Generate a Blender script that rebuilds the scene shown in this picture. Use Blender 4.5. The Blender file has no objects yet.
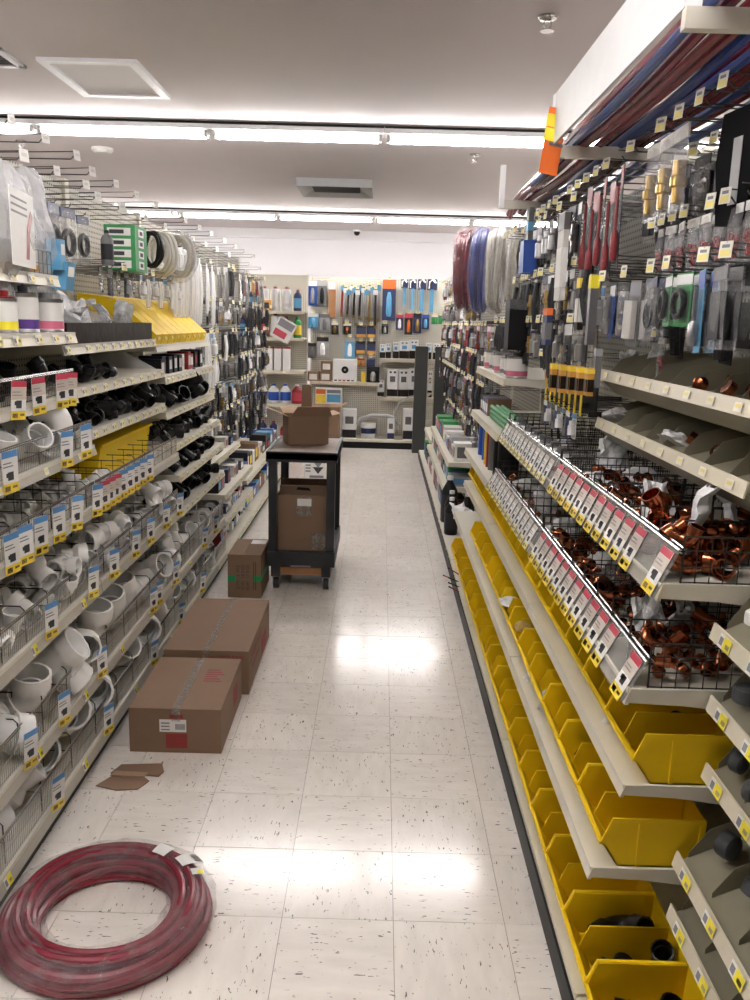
import bpy, bmesh, math, random
from mathutils import Vector, Matrix, Euler, noise
# ------------------------------------------------------------------ camera, world, exposure
SC = bpy.context.scene
COL = SC.collection
F, VP, ROLL, CAMH = 840.0, (382.5, 323.0), 0.028, 1.60
_y = Vector(((VP[0]-375)/F, -(VP[1]-500)/F, 1.0)).normalized()
_b = -math.tan(ROLL)
_x = Vector((1, _b, -(_y[0]+_y[1]*_b)/_y[2])).normalized()
_z = _y.cross(_x)
if _z[1] < 0: _z = -_z
RIGHT = Vector((_x[0], _y[0], _z[0])); UP = Vector((_x[1], _y[1], _z[1])); FWD = Vector((_x[2], _y[2], _z[2]))
CPOS = Vector((0, 0, CAMH))
cam_d = bpy.data.cameras.new('camera'); cam = bpy.data.objects.new('camera', cam_d); COL.objects.link(cam)
cam_d.sensor_fit = 'VERTICAL'; cam_d.sensor_height = 36; cam_d.lens = F/1000*36; cam_d.clip_start = .05
B3 = -FWD
cam.matrix_world = Matrix(((RIGHT.x, UP.x, B3.x, 0), (RIGHT.y, UP.y, B3.y, 0), (RIGHT.z, UP.z, B3.z, CAMH), (0, 0, 0, 1)))
SC.camera = cam
W = bpy.data.worlds.new('world'); SC.world = W; W.use_nodes = True
W.node_tree.nodes['Background'].inputs[0].default_value = (.9, .9, 1, 1); W.node_tree.nodes['Background'].inputs[1].default_value = .05
VS = SC.view_settings; VS.view_transform = 'Standard'; VS.look = 'None'; VS.gamma = 1; VS.use_curve_mapping = False
VS.exposure = 2.15
TUBE_POWER = 13.0
SC.cycles.max_bounces = 7; SC.cycles.transparent_max_bounces = 14; SC.cycles.use_denoising = True
SC.cycles.caustics_reflective = False; SC.cycles.caustics_refractive = False; SC.cycles.sample_clamp_indirect = 6
rng = random.Random(7)
def ray(u, v):
    return (RIGHT*((u-375)/F) + UP*(-(v-500)/F) + FWD)
def at(u, v, ax, val):
    d = ray(u, v); t = (val-CPOS[ax])/d[ax]; return CPOS+d*t

# ------------------------------------------------------------------ mesh builder
class MB:
    def __init__(s): s.v, s.f, s.m, s.sm = [], [], [], []
    def face(s, idx, m=0, smooth=False): s.f.append(tuple(idx)); s.m.append(m); s.sm.append(smooth)
    def pts(s, ps): b = len(s.v); s.v += [tuple(p) for p in ps]; return b
    def box(s, a, b, m=0, M=None):
        x0, y0, z0 = a; x1, y1, z1 = b
        P = [Vector(p) for p in ((x0,y0,z0),(x1,y0,z0),(x1,y1,z0),(x0,y1,z0),(x0,y0,z1),(x1,y0,z1),(x1,y1,z1),(x0,y1,z1))]
        if M: P = [M @ p for p in P]
        k = s.pts(P)
        for q in ((0,3,2,1),(4,5,6,7),(0,1,5,4),(1,2,6,5),(2,3,7,6),(3,0,4,7)): s.face([k+i for i in q], m)
        return s
    def quad(s, ps, m=0): k = s.pts(ps); s.face(range(k, k+len(ps)), m); return s
    def prism(s, poly, ax, a, b, m=0, M=None):
        # poly: 2D points in the two other axes (cyclic order), extruded along ax from a to b
        def P(p, t):
            q = {0: (t, p[0], p[1]), 1: (p[0], t, p[1]), 2: (p[0], p[1], t)}[ax]
            return M @ Vector(q) if M else q
        n = len(poly); k = s.pts([P(p, a) for p in poly]+[P(p, b) for p in poly])
        s.face([k+i for i in range(n)][::-1], m); s.face([k+n+i for i in range(n)], m)
        for i in range(n): j = (i+1) % n; s.face((k+i, k+j, k+n+j, k+n+i), m)
        return s
    def _frames(s, pts):
        P = [Vector(p) for p in pts]; T = []
        for i in range(len(P)):
            a = P[max(i-1, 0)]; b = P[min(i+1, len(P)-1)]; d = b-a
            T.append(d.normalized() if d.length > 1e-9 else Vector((0, 0, 1)))
        u = T[0].orthogonal().normalized(); out = []
        for i, t in enumerate(T):
            u = (u-t*u.dot(t)); u = u.normalized() if u.length > 1e-6 else t.orthogonal().normalized()
            out.append((P[i], u, t.cross(u)))
        return out
    def tube(s, pts, r, n=6, m=0, closed=False, caps=True, M=None, smooth=True):
        if M: pts = [M @ Vector(p) for p in pts]
        fr = s._frames(pts) if not closed else s._frames(list(pts)+[pts[0], pts[1]])[1:-1]
        if closed:
            P = [Vector(p) for p in pts]; fr = []; N = len(P); u = None
            for i in range(N):
                t = (P[(i+1) % N]-P[i-1]).normalized()
                u = Vector((0, 0, 1)) if abs(t.z) < .9 and u is None else (u if u is not None else t.orthogonal())
                u = (u-t*u.dot(t)).normalized(); fr.append((P[i], u, t.cross(u)))
        R = r if isinstance(r, (list, tuple)) else [r]*len(fr)
        k = len(s.v)
        for (p, u, w), rr in zip(fr, R):
            s.v += [tuple(p+(u*math.cos(2*math.pi*j/n)+w*math.sin(2*math.pi*j/n))*rr) for j in range(n)]
        L = len(fr)
        for i in range(L if closed else L-1):
            i2 = (i+1) % L
            for j in range(n):
                j2 = (j+1) % n; s.face((k+i*n+j, k+i*n+j2, k+i2*n+j2, k+i2*n+j), m, smooth)
        if caps and not closed:
            s.face([k+j for j in range(n)][::-1], m); s.face([k+(L-1)*n+j for j in range(n)], m)
        return s
    def pipe(s, pts, ro, ri, n=14, m=0, M=None):
        if M: pts = [M @ Vector(p) for p in pts]
        fr = s._frames(pts); L = len(fr)
        ro = ro if isinstance(ro, (list, tuple)) else [ro]*L; ri = ri if isinstance(ri, (list, tuple)) else [ri]*L
        ks = []
        for R in (ro, ri):
            k = len(s.v); ks.append(k)
            for (p, u, w), rr in zip(fr, R):
                s.v += [tuple(p+(u*math.cos(2*math.pi*j/n)+w*math.sin(2*math.pi*j/n))*rr) for j in range(n)]
        for q, k in enumerate(ks):
            for i in range(L-1):
                for j in range(n):
                    j2 = (j+1) % n; a = (k+i*n+j, k+i*n+j2, k+(i+1)*n+j2, k+(i+1)*n+j)
                    s.face(a if q == 0 else a[::-1], m, True)
        for i in (0, L-1):
            for j in range(n):
                j2 = (j+1) % n; a = (ks[0]+i*n+j, ks[1]+i*n+j, ks[1]+i*n+j2, ks[0]+i*n+j2)
                s.face(a if i == 0 else a[::-1], m)
        return s
    def lathe(s, prof, n=16, m=0, M=None, smooth=True, mfun=None):
        k = len(s.v)
        for r, z in prof:
            for j in range(n):
                p = Vector((r*math.cos(2*math.pi*j/n), r*math.sin(2*math.pi*j/n), z)); s.v.append(tuple(M @ p if M else p))
        for i in range(len(prof)-1):
            mm = mfun(i) if mfun else m
            for j in range(n):
                j2 = (j+1) % n; s.face((k+i*n+j, k+i*n+j2, k+(i+1)*n+j2, k+(i+1)*n+j), mm, smooth)
        s.face([k+j for j in range(n)][::-1], mfun(0) if mfun else m); L = len(prof)
        s.face([k+(L-1)*n+j for j in range(n)], mfun(L-2) if mfun else m)
        return s
    def bounds(s):
        return Vector([min(p[i] for p in s.v) for i in range(3)]), Vector([max(p[i] for p in s.v) for i in range(3)])
    def centre(s, base=True):
        a, b = s.bounds(); c = Vector(((a.x+b.x)/2, (a.y+b.y)/2, a.z if base else (a.z+b.z)/2))
        s.v = [(p[0]-c.x, p[1]-c.y, p[2]-c.z) for p in s.v]; return c
    def build(s, name, *mats):
        me = bpy.data.meshes.new(name); me.from_pydata(s.v, [], s.f)
        for mt in mats: me.materials.append(MAT[mt] if isinstance(mt, str) else mt)
        me.polygons.foreach_set('material_index', s.m)
        me.polygons.foreach_set('use_smooth', s.sm)
        me.update()
        if any(s.sm):
            try: me.set_sharp_from_angle(angle=math.radians(38))
            except Exception: pass
        return me

# ------------------------------------------------------------------ objects
WL = {}
def add(name, mesh, parent=None, loc=(0,0,0), rot=(0,0,0), sc=1.0, local=False):
    o = bpy.data.objects.new(name, mesh); COL.objects.link(o); loc = Vector(loc)
    WL[o.name] = loc
    if parent:
        o.parent = parent
        if not local: loc = loc-WL[parent.name]
    o.location = loc; o.rotation_euler = rot
    o.scale = (sc, sc, sc) if isinstance(sc, (int, float)) else sc
    return o
def addw(name, mb, mats, parent=None, base=False):      # builder holding world coordinates
    c = mb.centre(base); return add(name, mb.build(name, *mats), parent, c)
def tag(o, label=None, cat=None, group=None, kind=None):
    for k, v in (('label', label), ('category', cat), ('group', group), ('kind', kind)):
        if v: o[k] = v
    return o
def thing(name, label, cat, loc=(0,0,0), rot=(0,0,0), group=None):
    o = add(name, None, None, loc, rot); o.empty_display_size = .05; return tag(o, label, cat, group)
REC = {}
def spawn(key, loc, rot=(0,0,0), sc=1.0, label=None, cat=None, group=None, name=None):
    """a thing from a recipe: (thing name, category, [ (part, mesh, loc, rot, [sub-parts]) ])"""
    nm, ct, parts = REC[key]
    if len(parts) == 1 and not parts[0][4]:
        o = add(name or nm, parts[0][1], None, loc, rot, sc)
    else:
        o = add(name or nm, None, None, loc, rot, sc); o.empty_display_size = .03
        for pn, me, pl, pr, subs in parts:
            p = add(pn, me, o, pl, pr, 1, True)
            for q in subs: add(q[0], q[1], p, q[2], q[3], 1, True)
    return tag(o, label, cat or ct, group)
_low = {}
def rested(key, rot, sc=1.0):
    """lowest point of a single-mesh recipe under a rotation, and its half extents"""
    k = (key, tuple(round(r, 3) for r in rot))
    if k not in _low:
        R = Euler(rot).to_matrix(); P = [R @ v.co for v in REC[key][2][0][1].vertices]
        _low[k] = (Vector([min(p[i] for p in P) for i in range(3)]), Vector([max(p[i] for p in P) for i in range(3)]))
    a, b = _low[k]; return a*sc, b*sc

# ------------------------------------------------------------------ materials
MAT = {}
def mk(name):
    m = bpy.data.materials.new(name); m.use_nodes = True; MAT[name] = m
    return m, m.node_tree.nodes, m.node_tree.links, m.node_tree.nodes['Principled BSDF']
def P(name, col, rough=.5, metal=0, grain=.06, scale=18, bump=0, bscale=120, rnd=.08, spec=.5, coat=0):
    m, N, L, b = mk(name)
    b.inputs['Roughness'].default_value = rough; b.inputs['Metallic'].default_value = metal
    b.inputs['Specular IOR Level'].default_value = spec; b.inputs['Coat Weight'].default_value = coat
    tc = N.new('ShaderNodeTexCoord'); nz = N.new('ShaderNodeTexNoise'); nz.inputs['Scale'].default_value = scale; nz.inputs['Detail'].default_value = 4
    L.new(tc.outputs['Object'], nz.inputs['Vector'])
    oi = N.new('ShaderNodeObjectInfo')
    a = N.new('ShaderNodeMath'); a.operation = 'MULTIPLY_ADD'; L.new(nz.outputs['Fac'], a.inputs[0]); a.inputs[1].default_value = 2*grain; a.inputs[2].default_value = 1-grain
    c = N.new('ShaderNodeMath'); c.operation = 'MULTIPLY_ADD'; L.new(oi.outputs['Random'], c.inputs[0]); c.inputs[1].default_value = 2*rnd; c.inputs[2].default_value = 1-rnd
    d = N.new('ShaderNodeMath'); d.operation = 'MULTIPLY'; L.new(a.outputs[0], d.inputs[0]); L.new(c.outputs[0], d.inputs[1])
    mx = N.new('ShaderNodeVectorMath'); mx.operation = 'SCALE'; mx.inputs[0].default_value = col; L.new(d.outputs[0], mx.inputs['Scale'])
    L.new(mx.outputs[0], b.inputs['Base Color'])
    if bump:
        n2 = N.new('ShaderNodeTexNoise'); n2.inputs['Scale'].default_value = bscale; n2.inputs['Detail'].default_value = 3; L.new(tc.outputs['Object'], n2.inputs['Vector'])
        bp = N.new('ShaderNodeBump'); bp.inputs['Strength'].default_value = bump; bp.inputs['Distance'].default_value = .01
        L.new(n2.outputs['Fac'], bp.inputs['Height']); L.new(bp.outputs[0], b.inputs['Normal'])
    return m
def film(name, col, opac, rough=.15, bump=.5, bscale=25):
    m, N, L, b = mk(name)
    b.inputs['Base Color'].default_value = (*col, 1); b.inputs['Roughness'].default_value = rough
    tr = N.new('ShaderNodeBsdfTransparent'); mix = N.new('ShaderNodeMixShader')
    tc = N.new('ShaderNodeTexCoord'); nz = N.new('ShaderNodeTexNoise'); nz.inputs['Scale'].default_value = bscale; nz.inputs['Detail'].default_value = 5
    L.new(tc.outputs['Object'], nz.inputs['Vector'])
    bp = N.new('ShaderNodeBump'); bp.inputs['Strength'].default_value = bump; bp.inputs['Distance'].default_value = .02
    L.new(nz.outputs['Fac'], bp.inputs['Height']); L.new(bp.outputs[0], b.inputs['Normal'])
    ma = N.new('ShaderNodeMath'); ma.operation = 'MULTIPLY_ADD'; L.new(nz.outputs['Fac'], ma.inputs[0]); ma.inputs[1].default_value = .5; ma.inputs[2].default_value = opac-.25; ma.use_clamp = True
    L.new(ma.outputs[0], mix.inputs[0]); L.new(tr.outputs[0], mix.inputs[1]); L.new(b.outputs[0], mix.inputs[2])
    L.new(mix.outputs[0], N['Material Output'].inputs[0]); return m
def glow(name, col, st):
    m, N, L, b = mk(name)
    b.inputs['Emission Color'].default_value = (*col, 1); b.inputs['Emission Strength'].default_value = st; b.inputs['Base Color'].default_value = (.9, .9, .9, 1)
def pegboard(name, col, hx, hz):
    m, N, L, b = mk(name); b.inputs['Roughness'].default_value = .55
    g = N.new('ShaderNodeNewGeometry'); sp = N.new('ShaderNodeSeparateXYZ'); L.new(g.outputs['Position'], sp.inputs[0])
    ds = []
    for ax in (hx, hz):
        a = N.new('ShaderNodeMath'); a.operation = 'MULTIPLY'; L.new(sp.outputs[ax], a.inputs[0]); a.inputs[1].default_value = 1/.0254
        f = N.new('ShaderNodeMath'); f.operation = 'FRACT'; L.new(a.outputs[0], f.inputs[0])
        s_ = N.new('ShaderNodeMath'); s_.operation = 'SUBTRACT'; L.new(f.outputs[0], s_.inputs[0]); s_.inputs[1].default_value = .5
        p = N.new('ShaderNodeMath'); p.operation = 'POWER'; L.new(s_.outputs[0], p.inputs[0]); p.inputs[1].default_value = 2; ds.append(p)
    ad = N.new('ShaderNodeMath'); L.new(ds[0].outputs[0], ad.inputs[0]); L.new(ds[1].outputs[0], ad.inputs[1])
    lt = N.new('ShaderNodeMath'); lt.operation = 'LESS_THAN'; L.new(ad.outputs[0], lt.inputs[0]); lt.inputs[1].default_value = .045
    mx = N.new('ShaderNodeMix'); mx.data_type = 'RGBA'; L.new(lt.outputs[0], mx.inputs[0]); mx.inputs[6].default_value = (*col, 1); mx.inputs[7].default_value = (.03, .03, .025, 1)
    L.new(mx.outputs[2], b.inputs['Base Color'])
def vinyl(name, along):
    m, N, L, b = mk(name); b.inputs['Coat Weight'].default_value = .15; b.inputs['Coat Roughness'].default_value = .10
    g = N.new('ShaderNodeNewGeometry'); oi = N.new('ShaderNodeObjectInfo')
    mp = N.new('ShaderNodeMapping'); mp.inputs['Scale'].default_value = (34, 120, 1) if along else (120, 34, 1); L.new(g.outputs['Position'], mp.inputs[0])
    nz = N.new('ShaderNodeTexNoise'); nz.inputs['Scale'].default_value = 1; nz.inputs['Detail'].default_value = 2; nz.inputs['Roughness'].default_value = .6; L.new(mp.outputs[0], nz.inputs['Vector'])
    n4 = N.new('ShaderNodeTexNoise'); n4.inputs['Scale'].default_value = 19; n4.inputs['Detail'].default_value = 1; L.new(g.outputs['Position'], n4.inputs['Vector'])
    cr = N.new('ShaderNodeValToRGB'); cr.color_ramp.elements[0].position = .345; cr.color_ramp.elements[0].color = (1, 1, 1, 1); cr.color_ramp.elements[1].position = .365; cr.color_ramp.elements[1].color = (0, 0, 0, 1); L.new(nz.outputs['Fac'], cr.inputs[0])
    c4 = N.new('ShaderNodeValToRGB'); c4.color_ramp.elements[0].position = .44; c4.color_ramp.elements[1].position = .56; L.new(n4.outputs['Fac'], c4.inputs[0])
    fm = N.new('ShaderNodeMath'); fm.operation = 'MULTIPLY'; L.new(cr.outputs[0], fm.inputs[0]); L.new(c4.outputs[0], fm.inputs[1])
    n2 = N.new('ShaderNodeTexNoise'); n2.inputs['Scale'].default_value = 9; n2.inputs['Detail'].default_value = 6; L.new(mp.outputs[0], n2.inputs['Vector']); n2.inputs['Scale'].default_value = .22
    c2 = N.new('ShaderNodeValToRGB'); c2.color_ramp.elements[0].color = (.76, .712, .65, 1); c2.color_ramp.elements[1].color = (.86, .81, .745, 1); c2.color_ramp.elements[0].position = .3; c2.color_ramp.elements[1].position = .7; L.new(n2.outputs['Fac'], c2.inputs[0])
    mx = N.new('ShaderNodeMix'); mx.data_type = 'RGBA'; L.new(fm.outputs[0], mx.inputs[0]); L.new(c2.outputs[0], mx.inputs[6]); mx.inputs[7].default_value = (.12, .10, .085, 1)
    sc_ = N.new('ShaderNodeMath'); sc_.operation = 'MULTIPLY_ADD'; L.new(oi.outputs['Random'], sc_.inputs[0]); sc_.inputs[1].default_value = .07; sc_.inputs[2].default_value = .96
    vs = N.new('ShaderNodeVectorMath'); vs.operation = 'SCALE'; L.new(mx.outputs[2], vs.inputs[0]); L.new(sc_.outputs[0], vs.inputs['Scale'])
    L.new(vs.outputs[0], b.inputs['Base Color'])
    n3 = N.new('ShaderNodeTexNoise'); n3.inputs['Scale'].default_value = 7; n3.inputs['Detail'].default_value = 4; L.new(g.outputs['Position'], n3.inputs['Vector'])
    rr = N.new('ShaderNodeMath'); rr.operation = 'MULTIPLY_ADD'; L.new(n3.outputs['Fac'], rr.inputs[0]); rr.inputs[1].default_value = .14; rr.inputs[2].default_value = .10; L.new(rr.outputs[0], b.inputs['Roughness'])
    bp = N.new('ShaderNodeBump'); bp.inputs['Strength'].default_value = .05; bp.inputs['Distance'].default_value = .01; L.new(n3.outputs['Fac'], bp.inputs['Height']); L.new(bp.outputs[0], b.inputs['Normal'])

vinyl('vinyl_along', True); vinyl('vinyl_across', False)
P('joint', (.30, .28, .25), .7)
P('ceiling_paint', (.60, .555, .55), .8, grain=.05, scale=1.6, bump=.08, bscale=6, rnd=0)
P('wall_paint', (.72, .705, .715), .8, grain=.03, scale=2, rnd=0)
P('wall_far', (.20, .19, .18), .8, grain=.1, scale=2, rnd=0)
P('fixture_white', (.82, .82, .84), .4, rnd=0)
P('socket', (.45, .44, .43), .4)
P('cream', (.66, .625, .53), .45, grain=.05, rnd=.04)
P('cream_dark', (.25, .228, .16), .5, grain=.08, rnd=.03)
P('lip', (.64, .585, .455), .35, grain=.06, scale=25, rnd=.04)
P('lip_worn', (.46, .43, .365), .4, grain=.1, scale=25, rnd=.05)
P('kick', (.006, .006, .007), .5, spec=.25)
P('wire', (.10, .095, .09), .35, .85)
P('wire_dark', (.035, .03, .028), .45, .5)
P('chrome', (.62, .61, .60), .22, 1)
P('post_grey', (.05, .052, .05), .5, spec=.3)
pegboard('peg_side_shaded', (.47, .45, .38), 1, 2); pegboard('peg_back', (.66, .63, .54), 0, 2)  # side panels toned darker: shade behind the goods put into their colour
P('pvc', (.90, .89, .865), .30, grain=.03, rnd=.06)
P('pvc_in', (.60, .59, .56), .5)
P('abs', (.005, .005, .006), .36, rnd=.2, spec=.35)
P('copper', (.42, .135, .06), .22, 1, grain=.35, scale=60, rnd=.3)
P('brass', (.45, .30, .10), .28, 1, grain=.12)
P('iron', (.075, .08, .085), .4, .5, grain=.2, bump=.3)
P('yellow_bin', (.86, .58, .010), .42, grain=.05, scale=9, rnd=.07, spec=.25)
P('yellow', (.85, .62, .05), .5); P('sticker_yellow', (.84, .72, .25), .55, rnd=.1); P('sticker', (.80, .77, .66), .6, rnd=.1)
P('yellow_bright', (.86, .74, .04), .5)
P('white', (.82, .82, .82), .5); P('paper', (.78, .77, .74), .6); P('offwhite', (.62, .60, .56), .6)
P('ink', (.04, .04, .045), .6); P('ink_grey', (.22, .22, .24), .6)
P('blue_tag', (.10, .28, .58), .5); P('red_tag', (.52, .05, .08), .5); P('tag_beige', (.60, .53, .46), .6)
P('red', (.28, .014, .018), .4); P('orange', (.75, .15, .02), .5); P('orange_dark', (.62, .30, .05), .5)
P('blue', (.02, .08, .38), .35); P('sky', (.10, .32, .52), .45); P('green', (.03, .26, .07), .5); P('teal', (.06, .35, .36), .5)
P('navy', (.02, .03, .10), .45); P('purple', (.10, .04, .24), .5); P('pink', (.65, .16, .25), .5)
P('black', (.005, .005, .006), .45, spec=.3); P('charcoal', (.02, .02, .023), .5, spec=.3); P('grey', (.14, .14, .14), .5); P('grey_light', (.36, .36, .36), .5)
P('black_matte', (.004, .004, .005), .8, spec=.08)
P('steel', (.45, .45, .46), .3, 1)
P('pex_red', (.20, .018, .032), .26, grain=.1, rnd=.12); P('pex_blue', (.012, .05, .26), .3, rnd=.12); P('pex_white', (.62, .60, .54), .4)
P('cardboard', (.225, .138, .083), .75, grain=.08, scale=6, bump=.05, rnd=.05)
P('cardboard_in', (.33, .22, .14), .75, rnd=.05); P('cardboard_edge', (.20, .12, .065), .8)
P('print_red', (.28, .035, .03), .7); P('print_dark', (.05, .035, .025), .7); P('tape_green', (.01, .30, .09), .4)
P('cart_black', (.022, .024, .028), .42, grain=.3, scale=14, bump=.25, bscale=70); P('cart_top', (.24, .19, .16), .6, grain=.5, scale=25, bump=.2)
P('wood', (.36, .17, .07), .6, grain=.25, scale=20); P('rubber', (.03, .03, .03), .6)
P('brown_tray', (.014, .009, .006), .3, grain=.6, scale=30, bump=.3, bscale=18, spec=.3)
film('film_clear', (.62, .62, .64), .24, .08, .9, 30); film('film_white', (.92, .92, .93), .86, .3, .8, 22); film('film_bag', (.80, .80, .83), .42, .15, .9, 14)
film('film_wrap', (.6, .5, .53), .17, .05, 1.0, 26); film('film_panel', (.45, .44, .42), .30, .2, .1, 8); film('film_blister', (.25, .25, .26), .13, .06, .4, 12)
film('tape_clear', (.72, .66, .60), .34, .06, 1.0, 40)
glow('tube_glow', (1.0, .96, .94), TUBE_POWER)
# ------------------------------------------------------------------ setting
CEIL = 2.92; BACKY = 12.95; T = .3048; TX0, TY0 = .075, 2.014
fl = tag(add('floor', MB().box((-6, -4.5, -.1), (6, BACKY, -.0025)).build('floor', 'joint')), 'beige speckled vinyl tile floor', kind='structure')
g_ = .0009
tile_m = [MB().box((-T/2+g_, -T/2+g_, -.0025), (T/2-g_, T/2-g_, 0)).build('tile', mt) for mt in ('vinyl_along', 'vinyl_across')]
CX, RY = range(-4, 2), range(-6, 31)
for i in CX:
    for j in RY:
        add('tile', tile_m[(i+j) % 2], fl, (TX0+(i+.5)*T, TY0+(j+.5)*T, 0))
rest = MB()
for i in range(-19, 19):
    for j in range(-21, 36):
        if i in CX and j in RY: continue
        x, y = TX0+(i+.5)*T, TY0+(j+.5)*T
        if abs(x) > 5.84 or y < -4.3 or y > BACKY-.16: continue
        rest.quad([(x-T/2+g_, y-T/2+g_, 0), (x+T/2-g_, y-T/2+g_, 0), (x+T/2-g_, y+T/2-g_, 0), (x-T/2+g_, y+T/2-g_, 0)], (i+j) % 2)
tag(add('tile_field', rest.build('tile_field', 'vinyl_along', 'vinyl_across'), fl, (0, 0, 0)), kind='stuff')
for nm, a, b, mt in (('ceiling', (-6, -4.5, CEIL), (6, BACKY, CEIL+.1), 'ceiling_paint'), ('wall_back', (-6, BACKY, -.1), (6, BACKY+.1, CEIL+.1), 'wall_paint'),
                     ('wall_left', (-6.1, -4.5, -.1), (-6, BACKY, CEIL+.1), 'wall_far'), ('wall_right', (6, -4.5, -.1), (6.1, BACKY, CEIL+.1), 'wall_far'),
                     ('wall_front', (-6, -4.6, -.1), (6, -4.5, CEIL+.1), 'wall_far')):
    mb = MB().box(a, b); o = addw(nm, mb, [mt]); tag(o, kind='structure')
tag(addw('trim_1', MB().box((-6, BACKY-.05, CEIL-.14), (6, BACKY-.001, CEIL-.002)), ['wall_paint']), kind='structure')
# --- strip lights
FL = 1.2; TL = 1.115
hm = MB().prism([(-.075, .018), (-.062, .052), (.062, .052), (.075, .018), (.03, .006), (-.03, .006)], 0, -FL/2+.002, FL/2-.002)
hm = hm.build('housing', 'fixture_white')
gap_shade = MB().box((-FL/2+.002, -.045, .0525), (FL/2-.002, .045, .0695)).build('gap_shade_strip', 'black')  # black strip stands in for the shadow gap between housing and ceiling
tm = MB().tube([(-TL/2, 0, 0), (TL/2, 0, 0)], .0165, 10).build('tube', 'tube_glow')
sk = MB().box((-.012, -.055, -.028), (.012, -.02, .016)).box((-.012, .02, -.028), (.012, .055, .016)).box((-.010, -.02, -.004), (.010, .02, .016)).build('socket', 'socket')
REC['strip'] = ('strip_light', 'ceiling light', [('housing', hm, (0, 0, 0), (0, 0, 0), []), ('gap_shade_strip', gap_shade, (0, 0, 0), (0, 0, 0), []),
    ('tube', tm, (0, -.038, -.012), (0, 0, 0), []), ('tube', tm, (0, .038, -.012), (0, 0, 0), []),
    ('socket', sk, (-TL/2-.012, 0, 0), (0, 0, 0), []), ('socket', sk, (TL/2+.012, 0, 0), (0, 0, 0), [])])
for ry, x0, lab, grp in ((6.2, -2.38, 'glowing strip light in the ceiling row between access panel and air vent', 'strip lights in the middle row'),
                    (10.9, -2.49, 'glowing strip light in the ceiling row by the white back wall', 'strip lights by the back wall'),
                    (1.5, -2.40, 'glowing strip light on the ceiling above the wrapped red pipe coil', 'strip lights over the pipe coil')):
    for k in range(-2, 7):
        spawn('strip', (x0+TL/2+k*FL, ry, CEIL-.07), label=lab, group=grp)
# --- ceiling fittings
mb = MB()
for a, b in (((-1.86, 4.78), (-1.33, 4.83)), ((-1.86, 5.46), (-1.33, 5.51)), ((-1.86, 4.83), (-1.81, 5.46)), ((-1.38, 4.83), (-1.33, 5.46))):
    mb.box((a[0], a[1], CEIL-.02), (b[0], b[1], CEIL))
o = thing('access_panel', 'white framed square access panel in the ceiling', 'panel', (-1.6, 5.15, CEIL))
addw('frame', mb, ['fixture_white'], o); addw('panel', MB().box((-1.81, 4.83, CEIL-.008), (-1.38, 5.46, CEIL)), ['wall_paint'], o)
o = thing('return_grille', 'dark ceiling grille beside the white access panel', 'vent', (-2.45, 5.0, CEIL))
addw('frame', MB().box((-2.75, 4.62, CEIL-.015), (-1.98, 4.66, CEIL)).box((-2.02, 4.62, CEIL-.015), (-1.98, 4.95, CEIL)).box((-2.75, 4.92, CEIL-.015), (-1.98, 4.96, CEIL)), ['fixture_white'], o)
addw('backing', MB().box((-2.75, 4.66, CEIL-.004), (-2.02, 4.92, CEIL)), ['charcoal'], o)
for k in range(6): addw('slat', MB().box((-2.75, 4.68+k*.042, CEIL-.012), (-2.02, 4.69+k*.042, CEIL-.004)), ['grey'], o)
o = thing('air_vent', 'grey metal ceiling air vent with sloping sides', 'vent', (-.49, 8.7, CEIL))
x0, x1, y0, y1, dz = -.85, -.13, 8.36, 9.08, .075
mb = MB(); ins = .13
for q in (((x0, y0), (x1, y0), (x1-ins, y0+ins), (x0+ins, y0+ins)), ((x1, y0), (x1, y1), (x1-ins, y1-ins), (x1-ins, y0+ins)), ((x1, y1), (x0, y1), (x0+ins, y1-ins), (x1-ins, y1-ins)), ((x0, y1), (x0, y0), (x0+ins, y0+ins), (x0+ins, y1-ins))):
    mb.quad([(q[0][0], q[0][1], CEIL-dz), (q[1][0], q[1][1], CEIL-dz), (q[2][0], q[2][1], CEIL-.01), (q[3][0], q[3][1], CEIL-.01)])
    mb.quad([(q[0][0], q[0][1], CEIL), (q[1][0], q[1][1], CEIL), (q[1][0], q[1][1], CEIL-dz), (q[0][0], q[0][1], CEIL-dz)])
addw('hood', mb, ['grey_light'], o); addw('core', MB().box((x0+ins, y0+ins, CEIL-.02), (x1-ins, y1-ins, CEIL-.003)), ['charcoal'], o)
for k in range(5): addw('blade', MB().box((x0+ins, y0+ins+.05+k*.09, CEIL-.05), (x1-ins, y0+ins+.056+k*.09, CEIL-.02)), ['grey'], o)
spr = [('flange', MB().lathe([(.04, -.006), (.036, -.012), (.015, -.016), (.012, 0)][::-1], 16).build('flange', 'chrome'), (0, 0, 0), (0, 0, 0), []),
       ('frame', MB().tube([(-.012, 0, -.015), (-.016, 0, -.035), (-.004, 0, -.05)], .003).tube([(.012, 0, -.015), (.016, 0, -.035), (.004, 0, -.05)], .003).build('frame', 'chrome'), (0, 0, 0), (0, 0, 0), []),
       ('deflector', MB().lathe([(.028, -.058), (.028, -.055), (.006, -.05)], 14).build('deflector', 'chrome'), (0, 0, 0), (0, 0, 0), [])]
REC['sprinkler'] = ('sprinkler', 'sprinkler', spr)
for (u, v), lab in (((548, 16), 'chrome ceiling sprinkler above the orange placard'), ((475, 154), 'small ceiling sprinkler above the hanging red pipe coil'), ((21, 140), 'small ceiling sprinkler above the clear plastic bags')):
    p = at(u, v, 2, CEIL); spawn('sprinkler', (p.x, p.y, CEIL), sc=1.05, label=lab)
p = at(102, 148, 2, CEIL); spawn_d = MB().lathe([(.085, 0), (.085, -.02), (.06, -.04)][::-1], 18)
tag(add('smoke_detector', spawn_d.build('smoke_detector', 'offwhite'), None, (p.x, p.y, CEIL)), 'round beige smoke detector on the ceiling', 'detector')
p = at(357, 230, 2, CEIL)
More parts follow.
